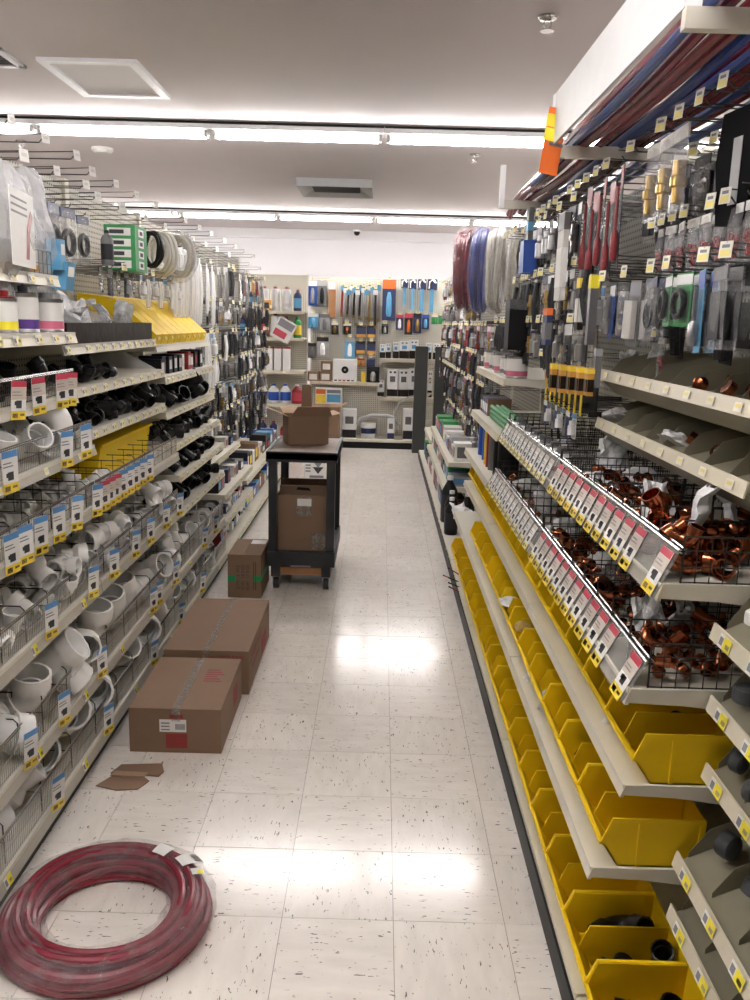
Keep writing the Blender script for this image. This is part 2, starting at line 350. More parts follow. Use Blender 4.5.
o = thing('security_camera', 'small dark dome camera on the ceiling near the back wall', 'camera', (p.x, p.y, CEIL))
add('mount', MB().lathe([(.06, 0), (.06, -.025)][::-1], 18).build('mount', 'fixture_white'), o, (p.x, p.y, CEIL)); add('dome', MB().lathe([(.045, -.025), (.042, -.05), (.03, -.07), (.008, -.08)][::-1], 18).build('dome', 'black'), o, (p.x, p.y, CEIL))

# ------------------------------------------------------------------ shelving builders (s = +1: goods face +X (left run), -1: goods face -X (right run))
def label_plate(w, h, kind):
    mb = MB()
    mb.box((-.0006, -w/2, -h/2), (.0006, w/2, h/2), 0)
    def z(y0, y1, a, b, m): mb.quad([(.0009, y0, a), (.0009, y1, a), (.0009, y1, b), (.0009, y0, b)], m); mb.quad([(-.0009, y1, a), (-.0009, y0, a), (-.0009, y0, b), (-.0009, y1, b)], m)
    if kind == 'ticket': z(-w*.1, w/2, -h/2, h*.35, 1); z(-w*.45, -w*.15, -h*.3, h*.2, 2); z(w*.1, w*.4, -h*.2, h*.1, 2); return mb.build('shelf_label', 'paper', 'sticker_yellow', 'ink_grey')
    if kind == 'bright': z(-w*.1, w/2, -h/2, h*.5, 1); z(-w*.45, -w*.15, -h*.3, h*.3, 2); z(w*.1, w*.42, -h*.3, h*.05, 2); return mb.build('shelf_label', 'paper', 'yellow_bright', 'ink_grey')
    if kind == 'pale': z(-w*.35, w*.35, -h*.1, h*.3, 1); return mb.build('shelf_label', 'sticker', 'sticker_yellow')
    if kind == 'hookw': z(-w*.3, w*.3, -h*.1, h*.2, 1); return mb.build('price_tag', 'paper', 'offwhite')
    if kind == 'hook': z(-w*.4, w*.4, -h*.42, 0, 1); z(-w*.3, w*.3, h*.1, h*.3, 2); return mb.build('price_tag', 'sticker', 'sticker_yellow', 'ink_grey')
    hdr = {'blue': 3, 'red': 4, 'plain': 5}[kind]
    z(-w/2, w/2, h*.34, h*.5, hdr)
    if kind == 'red': z(-w/2, w/2, h*.02, h*.33, 5)
    z(-w*.18, w*.2, -h*.20, h*.0, 2); z(-w*.28, w*.06, -h*.12, -h*.02, 2); z(-w*.45, w*.2, h*.12, h*.15, 6); z(-w*.45, w*.1, h*.2, h*.23, 6)
    z(-w*.5, w*.5, -h*.5, -h*.27, 1); z(-w*.4, -w*.05, -h*.45, -h*.33, 2); z(w*.1, w*.4, -h*.4, -h*.34, 2)
    return mb.build('price_tag', 'paper', 'yellow' if kind != 'plain' else 'sticker_yellow', 'ink', 'blue_tag', 'red_tag', 'tag_beige', 'ink_grey')
LBL = {k: label_plate(*a, k) for k, a in dict(ticket=(.05, .026), bright=(.042, .03), pale=(.03, .022), hook=(.03, .032), hookw=(.034, .036), blue=(.05, .115), red=(.052, .112), plain=(.05, .10)).items()}
def fence_mesh(length, h, step, lean=0, name='wire_fence', mt='chrome', rails=(1.0, .93)):
    mb = MB(); n = int(length/step)
    for k in range(n+1):
        y = -length/2+k*length/n; mb.tube([(0, y, 0), (lean*.0, y, h)], .0011, 4, 0, smooth=False)
    for r in rails: mb.tube([(0, -length/2, h*r), (0, length/2, h*r)], .0024, 6, 0)
    for r in (.05, .45): mb.tube([(0, -length/2, h*r), (0, length/2, h*r)], .0012, 4, 0, smooth=False)
    return mb.build(name, mt)
FENCE = {}
def wire_loop(depth, h, n=5):
    mb = MB(); mb.tube([(0, 0, 0), (0, 0, h-.012), (.012, 0, h), (depth, 0, h), (depth, 0, 0)], .0021, 5)
    for k in range(1, n): x = depth*k/n; mb.tube([(x, 0, 0), (x, 0, h)], .0014, 4, smooth=False)
    mb.tube([(0, 0, h*.5), (depth, 0, h*.5)], .0014, 4, smooth=False)
    return mb.build('wire_divider', 'wire_dark')
LOOP = {}
def shelf(root, s, xf, xb, y0, y1, zlip, lip=.036, fence=0, tags=None, divs=0, labels=None, lipmat='lip', divh=.09, seed=0):
    """one shelf: deck mesh, with price strip, fence, dividers and labels below it"""
    r = random.Random(seed+int(zlip*1000)+int(y0*100)); zt = zlip+lip
    x0, x1 = min(xf, xb), max(xf, xb)
    mb = MB().box((x0, y0+.0065, zt-.012), (x1, y1-.0065, zt))
    for yy in (y0+.004, y1-.006):
        mb.prism([(xf-s*.004, zlip+.004), (xf-s*.004, zt), (xb, zt), (xb, zt-.07), (xf-s*.12, zlip)], 1, yy, yy+.002)
    d = addw('shelf', mb, ['cream'], root)
    pr = MB().prism([(xf+s*.006, zlip), (xf-s*.004, zt-.002), (xf-s*.008, zt-.002), (xf-s*.002, zlip)], 1, y0+.003, y1-.003)
    addw('price_strip', pr, ['lip_worn' if fence else lipmat], d)
    ym = (y0+y1)/2; L = y1-y0
    if fence:
        k = (round(L, 3), fence)
        if k not in FENCE: FENCE[k] = fence_mesh(L-.012, fence, .0125)
        add('wire_fence', FENCE[k], d, (xf-s*.010, ym, zt))
        # grey clear backing strip in the fence
    if divs:
        dep = abs(xb-xf)-.05; k = (round(dep, 2), divh)
        if k not in LOOP: LOOP[k] = wire_loop(dep, divh)
        for i in range(divs):
            add('wire_divider', LOOP[k], d, (xf-s*.02, y0+(i+.5)*L/divs+r.uniform(-.02, .02), zt), (0, 0, math.pi if s > 0 else 0))
    if labels:
        kd, n = labels
        for i in range(n):
            y = y0+(i+.5)*L/n+r.uniform(-.015, .015)
            if r.random() < .1: continue
            add('shelf_label', LBL[kd], d, (xf+s*.0045, y, zlip+lip/2), (0, -s*.28, 0 if s > 0 else math.pi))
    if tags:
        for kd, ys, hz in tags:
            for y in ys: add('price_tag', LBL[kd], d, (xf+s*.019, y, zt-.006+hz), (r.uniform(-.07, .07), s*.05, (0 if s > 0 else math.pi)-s*.33), (1, 1.12, 1))
    return d
def hook_mesh(L):
    return MB().tube([(0, 0, 0), (L-.01, 0, .002), (L, 0, .014)], .0022, 5).tube([(0, 0, .018), (L+.012, 0, .030)], .0018, 5).box((-.004, -.012, -.012), (0, .012, .03)).build('peg_hook', 'wire')
HOOK = {L: hook_mesh(L) for L in (.12, .16, .22, .28, .34)}
trng = random.Random(99)
def hook(root, s, xb, y, z, L=.22, tagk='hook'):
    """wire peg hook on the back panel at xb, reaching out toward the aisle"""
    h = add('peg_hook', HOOK[L], root, (xb, y, z), (0, 0, 0 if s > 0 else math.pi))
    if tagk and (tagk == 'hookw' or trng.random() < .68): add('price_tag', LBL[tagk], h, (L+.013, 0, .016), (0, -.1, -s*trng.uniform(.2, .6)), trng.uniform(.9, 1.1), True)
    return h
def bay(label, s, xf, xb, y0, y1, top=2.15, kickx=None):
    """back panel, uprights, base deck and kick plate of one four-foot bay"""
    root = thing('shelving_bay', label, 'shelving', ((xf+xb)/2, (y0+y1)/2, 0))
    addw('back_panel', MB().box((xb-.006, y0, .1), (xb+.006, y1, top)), ['peg_side_shaded'], root)
    for yy in (y0+.012, y1-.012):
        addw('upright', MB().box((xb-.02-s*.0, yy-.012, 0), (xb+.02, yy+.012, top+.02)), ['cream'], root)
    kx = kickx if kickx is not None else xf-s*.03
    addw('kick_plate', MB().box((min(kx, kx-s*.012), y0, 0), (max(kx, kx-s*.012), y1, .075)), ['kick'], root)
    addw('base_box', MB().box((min(kx-s*.012, xb), y0+.003, .002), (max(kx-s*.012, xb), y1-.003, .07)), ['cream'], root)
    return root
# ------------------------------------------------------------------ recipes
Z0 = (0, 0, 0)
def one(key, name, cat, mesh): REC[key] = (name, cat, [(name, mesh, Z0, Z0, [])])
def arc(b, a0, a1, n): return [(b*math.cos(a0+(a1-a0)*k/n), 0, b*math.sin(a0+(a1-a0)*k/n)) for k in range(n+1)]
def elbow(ang, b=1.55, h=1.05, n=14):
    A = arc(b, 0, ang, 7); t = Vector((-math.sin(ang), 0, math.cos(ang))); e = Vector(A[-1])
    pts = [(b, 0, -h), (b, 0, -.03)]+A+[e+t*.03, e+t*h]
    ro = [1.2, 1.2]+[1.03]*len(A)+[1.2, 1.2]; ri = [1.04, 1.0]+[.86]*len(A)+[1.0, 1.04]
    return MB().pipe(pts, ro, ri, n)
def coupling(L=2.5, n=14): return MB().pipe([(0, 0, -L/2), (0, 0, -.09), (0, 0, -.08), (0, 0, .08), (0, 0, .09), (0, 0, L/2)], [1.2, 1.18, 1.26, 1.26, 1.18, 1.2], [1.05, 1, .9, .9, 1, 1.05], n)
def reducer(): return MB().pipe([(0, 0, -1.3), (0, 0, -.3), (0, 0, .2), (0, 0, 1.3)], [1.25, 1.25, .8, .8], [1.1, 1.0, .65, .68], 14)
def tee(a=math.pi/2):
    mb = MB().pipe([(0, 0, -1.9), (0, 0, -1.0), (0, 0, -.97), (0, 0, .97), (0, 0, 1.0), (0, 0, 1.9)], [1.2, 1.2, 1.03, 1.03, 1.2, 1.2], [1.04, 1, .88, .88, 1, 1.04], 14)
    d = Vector((math.sin(a), 0, math.cos(a))); mb.pipe([d*.55, d*(1.3 if a > 1.2 else 1.6), d*(1.32 if a > 1.2 else 1.62), d*2.3], [1.0, 1.03, 1.2, 1.2], [.86, .88, 1, 1.04], 14); return mb
def cap(): return MB().lathe([(1.18, -.9), (1.2, -.2), (1.15, .25), (.8, .5), (.3, .58)], 14)
def stub(L=3.2): return MB().pipe([(0, 0, -L/2), (0, 0, L/2)], 1.0, .88, 14)
def bush(): return MB().pipe([(0, 0, -.8), (0, 0, -.1), (0, 0, -.09), (0, 0, .5)], [1.0, 1.0, 1.25, 1.25], [.6, .6, .6, .6], 10)
FIT = dict(elbow=(elbow(math.pi/2), 'pipe_elbow'), bend=(elbow(math.pi/4), 'pipe_bend'), coupling=(coupling(), 'pipe_coupling'), reducer=(reducer(), 'pipe_reducer'), tee=(tee(), 'pipe_tee'), wye=(tee(math.pi/4), 'pipe_wye'), cap=(cap(), 'end_plug'), stub=(stub(), 'pipe_stub'), bush=(bush(), 'pipe_bushing'))
for k, (mb, nm) in FIT.items():
    for mt in ('pvc', 'abs', 'copper', 'brass', 'iron'):
        one(k+'_'+mt, nm, 'pipe fitting', mb.build(nm, mt))
def crumple(seed, sx, sy, sz, amp=.35, sub=3, m='film_white'):
    bm = bmesh.new(); bmesh.ops.create_icosphere(bm, subdivisions=sub, radius=1)
    o = Vector((seed*7.3, seed*3.1, seed*1.7))
    for v in bm.verts:
        d = v.co.normalized()
        k = 1+amp*(noise.noise(d*1.6+o)+.6*abs(noise.noise(d*4+o))+.35*noise.noise(d*9+o))
        p = d*k; z = p.z
        if z < -.25: z = -.25+(z+.25)*.12
        v.co = Vector((p.x*sx, p.y*sy, (z+.35)*sz))
    me = bpy.data.meshes.new('plastic_bag'); bm.to_mesh(me); bm.free(); me.materials.append(MAT[m]); 
    zs = min(v.co.z for v in me.vertices)
    for v in me.vertices: v.co.z -= zs
    return me
for k in range(5):
    one('bag%d' % k, 'plastic_bag', 'plastic bag', crumple(k+1, .075, .09, .05, .45))
    one('clear%d' % k, 'plastic_bag', 'plastic bag', crumple(k+11, .075, .09, .05, .45, m='film_clear'))
def limp(seed, w, h, m='film_white'):
    """upright crumpled bag: a bent, wrinkled sheet folded double"""
    mb = MB(); nu, nv = 9, 9; o = Vector((seed*5.1, seed, 2)); k0 = []
    for side in (1, -1):
        k0.append(len(mb.v))
        for j in range(nv+1):
            for i in range(nu+1):
                a, b = i/nu-.5, j/nv
                bul = side*.018*(1-(2*a)**2)*(1-b*.8)
                n_ = noise.noise(Vector((a*3, b*3, 0))+o)*.03*(b+.3)+noise.noise(Vector((a*9, b*9, 3))+o)*.012
                mb.v.append((bul+n_+.05*b*b*math.sin(seed), a*w*(1-.25*b*abs(math.sin(seed*2))), b*h+.02*noise.noise(Vector((a*4, seed, 1)))*b))
    for q, k in enumerate(k0):
        for j in range(nv):
            for i in range(nu):
                f = (k+j*(nu+1)+i, k+j*(nu+1)+i+1, k+(j+1)*(nu+1)+i+1, k+(j+1)*(nu+1)+i); mb.face(f if q == 0 else f[::-1], 0)
    return mb.build('plastic_bag', m)
for k in range(5): one('limp%d' % k, 'plastic_bag', 'plastic bag', limp(k+1, .14, .15)); one('limpc%d' % k, 'plastic_bag', 'plastic bag', limp(k+31, .14, .15, 'film_clear'))
def can(key, r, h, body, lab, lid='steel', band=None, name='metal_can', cat='can'):
    parts = [('body', MB().lathe([(r, 0), (r*1.02, .002), (r*1.02, .004), (r, .006), (r, h-.006), (r*1.03, h-.004), (r*1.03, h)], 20).build('body', body), Z0, Z0, []),
             ('lid', MB().lathe([(r*.9, h), (r*.9, h+.003), (r*.45, h+.004), (r*.45, h+.02), (r*.40, h+.022)], 20).build('lid', lid), Z0, Z0, []),
             ('wrapper', MB().lathe([(r+.0008, h*.08), (r+.0008, h*.9)], 20).build('wrapper', lab), Z0, Z0, [('band', MB().lathe([(r+.0014, h*.1), (r+.0014, h*.34)], 20).build('band', band or 'ink_grey'), Z0, Z0)])]
    REC[key] = (name, cat, parts)
can('can_purple', .05, .118, 'steel', 'paper', 'charcoal', 'purple'); can('can_white', .052, .105, 'steel', 'paper', 'grey', 'pink'); can('can_yellow', .038, .10, 'steel', 'paper', 'red', 'yellow_bright')
can('can_small', .024, .085, 'steel', 'offwhite', 'steel', 'orange_dark'); can('can_brown', .024, .085, 'steel', 'brown_tray', 'steel', 'green'); can('tub_white', .042, .085, 'white', 'paper', 'grey', 'ink_grey', 'screw_top_jar', 'jar'); can('tub_pink', .04, .08, 'white', 'paper', 'grey', 'pink', 'screw_top_jar', 'jar')
def bottle(key, r, h, body, lab, cap_, sh=.78, name='bottle'):
    parts = [('body', MB().lathe([(r*.9, 0), (r, .008), (r, h*sh*.9), (r*.85, h*sh), (r*.32, h*.9), (r*.32, h*.93)], 18).build('body', body), Z0, Z0, []),
             ('cap', MB().lathe([(r*.38, h*.92), (r*.38, h), (r*.3, h*1.005)], 14).build('cap', cap_), Z0, Z0, [])]
    if lab: parts.append(('label_band', MB().lathe([(r+.0008, h*.15), (r+.0008, h*.6)], 18).build('label_band', lab), Z0, Z0, []))
    REC[key] = (name, 'bottle', parts)
bottle('jug_white', .085, .30, 'white', 'blue', 'blue', .72, 'jug'); bottle('jug_red', .085, .30, 'red', 'red_tag', 'white', .72, 'jug'); bottle('tall_white', .06, .30, 'white', 'paper', 'red', .88)
bottle('spray_dark', .05, .28, 'charcoal', 'red_tag', 'white', .75); bottle('spray_green', .05, .27, 'green', 'yellow', 'green', .8); bottle('spray_blue', .05, .27, 'navy', 'sky', 'red', .8); bottle('bottle_grey', .05, .27, 'grey', 'charcoal', 'charcoal', .8); bottle('bottle_black', .052, .29, 'black', 'charcoal', 'white', .72)
# --- yellow hopper bin: front faces -X, width along Y
BW, BD, BH = .231, .228, .118
def bin_body():
    mb = MB(); pr = [(.040, 0), (0, .060), (.022, BH), (BD, BH), (BD-.006, 0)]; t = .0035
    for y in (-BW/2, BW/2-t): mb.prism(pr, 1, y, y+t)
    for sgn in (-1, 1):
        y = sgn*BW/2; a, b = (y-.0035, y+.001) if sgn < 0 else (y-.001, y+.0035)
        mb.prism([(.004, .052), (.030, BH-.010), (.021, BH+.002), (-.003, .061)], 1, a, b); mb.prism([(.030, BH-.010), (BD, BH-.010), (BD, BH+.002), (.021, BH+.002)], 1, a, b)
        mb.prism([(BD-.018, 0), (BD-.006, 0), (BD, BH-.010), (BD-.012, BH-.010)], 1, a, b); mb.prism([(.080, .002), (.088, .002), (.088, BH-.009), (.080, BH-.009)], 1, a, b)
    mb.prism([(.040, 0), (.044, 0), (.004, .060), (0, .060)], 1, -BW/2, BW/2)
    mb.prism([(-.005, .055), (.004, .055), (.004, .063), (-.005, .063)], 1, -BW/2-.002, BW/2+.002)
    mb.prism([(BD-.010, 0), (BD-.006, 0), (BD, BH), (BD-.004, BH)], 1, -BW/2, BW/2)
    mb.box((.042, -BW/2, 0), (BD-.008, BW/2, .004)); return mb.build('body', 'yellow_bin')
bdiv = MB().prism([(.048, .004), (.012, .058), (.034, BH-.004), (BD-.006, BH-.004), (BD-.012, .004)], 1, -.002, .002).build('divider', 'yellow_bin')
blab = MB().prism([(.0315, .012), (.0085, .046), (.0065, .046), (.0295, .012)], 1, -.03, .03).build('label_card', 'sticker_yellow')
REC['bin'] = ('storage_bin', 'bin', [('body', bin_body(), Z0, Z0, [('divider', bdiv, Z0, Z0), ('label_card', blab, (0, -.06, 0), Z0), ('label_card', blab, (0, .07, 0), Z0)])])
REC['bin'] = ('storage_bin', 'bin', [REC['bin'][2][0], ('divider', bdiv, Z0, Z0, [])])
REC['bin'][2][0] = ('body', REC['bin'][2][0][1], Z0, Z0, [('label_card', blab, (0, -.06, 0), Z0), ('label_card', blab, (0, .07, 0), Z0)])
# --- hanging packs: hung from the origin, front toward +X, width along Y
def item_mesh(kind, w, h):
    mb = MB(); r = w*.3
    if kind == 'cyl': mb.lathe([(r, -h*.85), (r, -h*.5), (r*.7, -h*.45), (r*.7, -h*.3)], 12)
    elif kind == 'tool': mb.lathe([(w*.10, -h*.62), (w*.10, -h*.2)], 8); mb.lathe([(w*.16, -h*.92), (w*.22, -h*.85), (w*.2, -h*.66), (w*.12, -h*.62)], 10)
    elif kind == 'ring':
        R = w*.34; mb.tube([(0, R*math.cos(a*math.pi/8), -h*.58+R*math.sin(a*math.pi/8)) for a in range(16)], w*.09, 8, closed=True)
    elif kind == 'bits':
        q = random.Random(int(w*1e4+h*1e4))
        for _ in range(7):
            y, z = q.uniform(-w*.3, w*.3), q.uniform(-h*.85, -h*.4); mb.lathe([(w*.09, -.012), (w*.1, 0), (w*.09, .012)], 8, M=Matrix.Translation((0, y, z)) @ Euler((q.uniform(-1.5, 1.5), q.uniform(-1, 1), 0)).to_matrix().to_4x4())
    elif kind == 'valve':
        mb.lathe([(r*.55, -h*.9), (r*.55, -h*.72), (r*.8, -h*.70), (r*.8, -h*.6), (r*.6, -h*.58), (r*.6, -h*.4)], 12); mb.tube([(0, -w*.3, -h*.5), (0, w*.3, -h*.5)], w*.06, 6)
    elif kind == 'slab': mb.box((-.008, -w*.36, -h*.88), (.008, w*.36, -h*.3))
    elif kind == 'hose':
        for dy in (-.2, .2): mb.tube([(0, dy*w, -h*.1), (.01, dy*w*1.3, -h*.5), (0, dy*w, -h*.95)], w*.11, 8)
    return mb
def pack(key, w, h, card, head, item, imat, film_=True, name=None, dep=.022, cat='package'):
    name = name or {'tool': 'carded_tool', 'valve': 'carded_valve', 'hose': 'carded_hose', 'cyl': 'carded_part', 'ring': 'carded_ring', 'bits': 'carded_pieces', 'slab': 'carded_plate'}[item]
    parts = [('card', MB().box((-.0015, -w/2, -h), (0, w/2, 0)).build('card', card), Z0, Z0, [('header', MB().box((0, -w/2, -h*.22), (.0008, w/2, -.004)).build('header', head), Z0, Z0)])]
    if item: parts.append(('item', item_mesh(item, w, h).build('item', imat), (dep*.5, 0, 0), Z0, []))
    if film_:
        parts.append(('blister', MB().prism([(-w*.42, -h*.93), (w*.42, -h*.93), (w*.42, -h*.26), (w*.30, -h*.24), (-w*.30, -h*.24), (-w*.42, -h*.26)], 0, .001, dep).build('blister', 'film_blister'), Z0, Z0, []))
    REC[key] = (name, cat, parts)
def pouch(key, w, h, item, imat, head='paper', name='hanging_bag', fm='film_clear', dep=.03):
    mb = MB(); n = 6; k0 = []
    for sg in (1, -1):
        k0.append(len(mb.v))
        for j in range(n+1):
            for i in range(n+1):
                a, b = i/n*2-1, j/n
                mb.v.append((sg*dep/2*(1-a*a)*math.sin(math.pi*min(1, b*1.05))+.004*noise.noise(Vector((a*3, b*5, len(key)*2.0))), a*w/2, -h*b))
    for q, k in enumerate(k0):
        for j in range(n):
            for i in range(n):
                f = (k+j*(n+1)+i, k+(j+1)*(n+1)+i, k+(j+1)*(n+1)+i+1, k+j*(n+1)+i+1); mb.face(f if q == 0 else f[::-1], 0)
    parts = [('pouch', mb.build('pouch', fm), Z0, Z0, [])]
    if head: parts.append(('header', MB().box((-.002, -w*.5, -h*.16), (.002, w*.5, 0)).build('header', head), Z0, Z0, []))
    if item: parts.append(('item', item_mesh(item, w, h).build('item', imat), Z0, Z0, []))
    REC[key] = (name, 'package', parts)
pack('pk_red', .075, .17, 'charcoal', 'red', 'tool', 'red'); pack('pk_redtool', .055, .30, 'charcoal', 'red', 'tool', 'red'); pack('pk_blue', .085, .17, 'blue', 'white', 'tool', 'steel'); pack('pk_black', .08, .16, 'charcoal', 'grey', 'cyl', 'steel')
pack('pk_green', .09, .13, 'green', 'white', 'ring', 'black'); pack('pk_white', .085, .15, 'paper', 'blue_tag', 'cyl', 'white'); pack('pk_grey', .085, .19, 'grey', 'ink_grey', 'slab', 'offwhite'); pack('pk_yellow', .06, .17, 'yellow', 'black', 'tool', 'black')
pack('pk_orange', .07, .14, 'orange_dark', 'yellow', 'slab', 'orange_dark'); pack('pk_sky', .06, .19, 'sky', 'blue', 'tool', 'steel'); pack('pk_navy', .085, .16, 'navy', 'white', 'valve', 'brass'); pack('pk_brass', .08, .16, 'charcoal', 'offwhite', 'valve', 'brass')
pack('pk_steel', .08, .18, 'charcoal', 'white', 'valve', 'chrome'); pack('pk_pink', .08, .13, 'pink', 'white', 'bits', 'steel'); pack('pk_dark', .09, .20, 'black', 'charcoal', 'hose', 'charcoal')
pouch('po_brass', .075, .17, 'valve', 'brass'); pouch('po_red', .07, .14, 'bits', 'red', 'paper'); pouch('po_white', .09, .22, 'hose', 'pvc', None); pouch('po_black', .10, .17, 'ring', 'black', 'navy'); pouch('po_chrome', .08, .16, 'bits', 'chrome', 'charcoal')
pouch('po_copper', .075, .17, 'valve', 'brass', 'offwhite'); pouch('po_grey', .085, .18, 'slab', 'charcoal', 'grey'); pouch('po_orange', .08, .10, 'bits', 'orange_dark', 'offwhite'); pouch('po_hose', .10, .34, 'hose', 'chrome', 'paper'); pouch('po_long', .10, .40, 'hose', 'pvc', None, 'hanging_bag', 'film_white', .04)
def coil_mesh(R, r, n, mt, name='pipe', turns=9, width=.1, seg=40, seed=1, axis=0):
    mb = MB(); q = random.Random(seed)
    for t in range(turns):
        rr = R+q.uniform(-r*1.6, r*1.6); off = (t/(turns-1)-.5)*width if turns > 1 else 0; ph = q.uniform(0, 6)
        mb.tube([((off+.3*r*math.sin(2*a+ph)), (rr+.006*math.sin(3*a+ph))*math.cos(a), (rr+.006*math.sin(2*a+ph*2))*math.sin(a)) for a in [2*math.pi*k/seg for k in range(seg)]], r, n, closed=True)
    return mb
# ------------------------------------------------------------------ lettering
def text_mesh(s, size, mt, name='lettering', sx=1.0, align='CENTER'):
    cu = bpy.data.curves.new(name, 'FONT'); cu.body = s; cu.size = size; cu.align_x = align; cu.resolution_u = 2; cu.extrude = .0002
    o = bpy.data.objects.new(name, cu); COL.objects.link(o)
    bpy.context.view_layer.update()
    me = bpy.data.meshes.new_from_object(o.evaluated_get(bpy.context.evaluated_depsgraph_get()))
    bpy.data.objects.remove(o); me.name = name
    for v in me.vertices: v.co.x *= sx
    me.materials.clear(); me.materials.append(MAT[mt]); return me
H90 = math.pi/2
# ------------------------------------------------------------------ cartons on the floor
def carton(name, label, x0, x1, y0, y1, z0, h, rz=0, open_=False, seam='y', cat='carton', mat='cardboard'):
    """closed carton: walls and two top flaps that meet at a taped seam; local axes at the base centre"""
    w, d = x1-x0, y1-y0; r = thing(name, label, cat, ((x0+x1)/2, (y0+y1)/2, z0), (0, 0, rz))
    mb = MB().box((-w/2, -d/2, .001), (w/2, d/2, h-.004)); add('walls', mb.build('walls', mat), r, Z0, local=True)
    g = .0015
    if seam == 'y': fl_ = [((-w/2, -d/2), (-g, d/2)), ((g, -d/2), (w/2, d/2))]
    else: fl_ = [((-w/2, -d/2), (w/2, -g)), ((-w/2, g), (w/2, d/2))]
    for a, b in fl_: add('flap', MB().box((a[0], a[1], h-.004), (b[0], b[1], h)).build('flap', mat), r, Z0, local=True)
    return r
def flat(name, par, x0, x1, y0, y1, z, mt, up=True): return add(name, MB().box((x0, y0, z), (x1, y1, z+.0008)).build(name, mt), par, Z0, local=True)
def front(name, par, x0, x1, z0, z1, y, mt): return add(name, MB().box((x0, y-.0008, z0), (x1, y, z1)).build(name, mt), par, Z0, local=True)
def side(name, par, y0, y1, z0, z1, x, mt): return add(name, MB().box((x, y0, z0), (x+.0008, y1, z1)).build(name, mt), par, Z0, local=True)
c1 = carton('carton', 'taped brown carton with white barcode label beside flattened cardboard scraps', -.905, -.562, 2.885, 3.37, 0, .178, .008)
w, d, h = .343, .485, .178
flat('tape', c1, -.012, .02, -d/2, d/2, h, 'tape_clear'); front('tape', c1, -.012, .02, h-.05, h, -d/2, 'tape_clear')
lb = front('shipping_label', c1, -.058, .042, .085, .135, -d/2, 'paper')
for k in range(9): front('barcode', lb, .002+k*.004, .004+k*.004, .095, .118, -d/2-.0009, 'ink')
for k in range(3): front('print_line', lb, -.052, -.02, .092+k*.013, .097+k*.013, -d/2-.0009, 'ink_grey')
pr = front('print_block', c1, -.035, .045, .02, .078, -d/2, 'print_red'); front('print_arrow', c1, -.02, .03, .14, .155, -d/2, 'print_red')
for k in range(6): flat('print_line', c1, .055, .13-.012*(k % 3), .005+k*.022, .013+k*.022, h, 'print_red')
side('print_block', c1, .04, .13, .05, .13, w/2, 'print_red')
c2 = carton('carton', 'brown carton printed with red lettering standing behind the barcode labelled carton', -.905, -.538, 3.40, 4.09, 0, .20, .004)
w, d, h = .367, .69, .20
flat('tape', c2, -.013, .013, -d/2, d/2, h, 'tape_clear'); front('tape', c2, -.013, .013, h-.05, h, -d/2, 'tape_clear')
tm_ = text_mesh("You can't beat", .03, 'print_red'); add('lettering', tm_, c2, (.075, -d/2-.001, h-.035), (H90, 0, 0), 1, True)
add('lettering', text_mesh('the system!', .03, 'print_red'), c2, (.085, -d/2-.001, h-.066), (H90, 0, 0), 1, True)
add('lettering', text_mesh('CHARLOTTE', .062, 'print_red'), c2, (w/2+.001, -.14, .125), (H90, 0, H90), 1, True)
add('lettering', text_mesh('PIPE AND FOUNDRY', .024, 'print_red'), c2, (w/2+.001, -.14, .085), (H90, 0, H90), 1, True)
side('print_block', c2, .06, .22, .02, .10, w/2, 'print_red')
c3 = carton('carton', 'upright brown carton with green tape beside the black cart', -.862, -.668, 4.70, 5.06, 0, .262, 0, seam='y')
w, d, h = .194, .36, .262
front('tape', c3, -w/2, -w/2+.045, .10, .135, -d/2, 'tape_green'); front('tape', c3, w/2-.045, w/2, .10, .135, -d/2, 'tape_green'); side('tape', c3, -d/2, d/2, .10, .135, w/2, 'tape_green')
for k, s_ in enumerate(("Q'TY:  2  PCS", 'G.W.: 18 KGS', 'N.W.: 17 KGS')):
    add('lettering', text_mesh(s_, .026, 'print_dark'), c3, (-.028+k*.028, -d/2-.001, .125), (H90, -H90, 0), 1, True)
for k in range(2): front('print_line', c3, .052+k*.012, .056+k*.012, .05, .22, -d/2, 'print_dark')
flat('shipping_label', c3, .0, .09, .07, .16, h, 'paper')
mb = MB(); poly = [(-.06, -.045), (.03, -.055), (.06, -.035), (.085, -.005), (.075, .02), (.11, .035), (.08, .06), (-.04, .06), (-.045, .03), (-.075, .02)]
mb.prism(poly, 2, 0, .004); o = thing('cardboard_scrap', 'flattened brown cardboard flaps lying on the tiles', 'cardboard', (-.85, 2.70, 0))
add('flap', MB().prism([(-.10, -.06), (-.02, -.085), (.05, -.075), (.075, -.02), (.045, .01), (-.055, .02)], 2, .0005, .004).build('flap', 'cardboard'), o, Z0, local=True)
add('flap', MB().prism([(-.075, .025), (.03, .018), (.10, .012), (.11, .045), (.09, .10), (-.055, .085)], 2, .0005, .004).build('flap', 'cardboard'), o, Z0, local=True)
add('fold', MB().prism([(-.07, .005), (.05, .0), (.06, .03), (-.06, .035)], 2, .004, .007).build('fold', 'cardboard_in'), o, Z0, local=True)
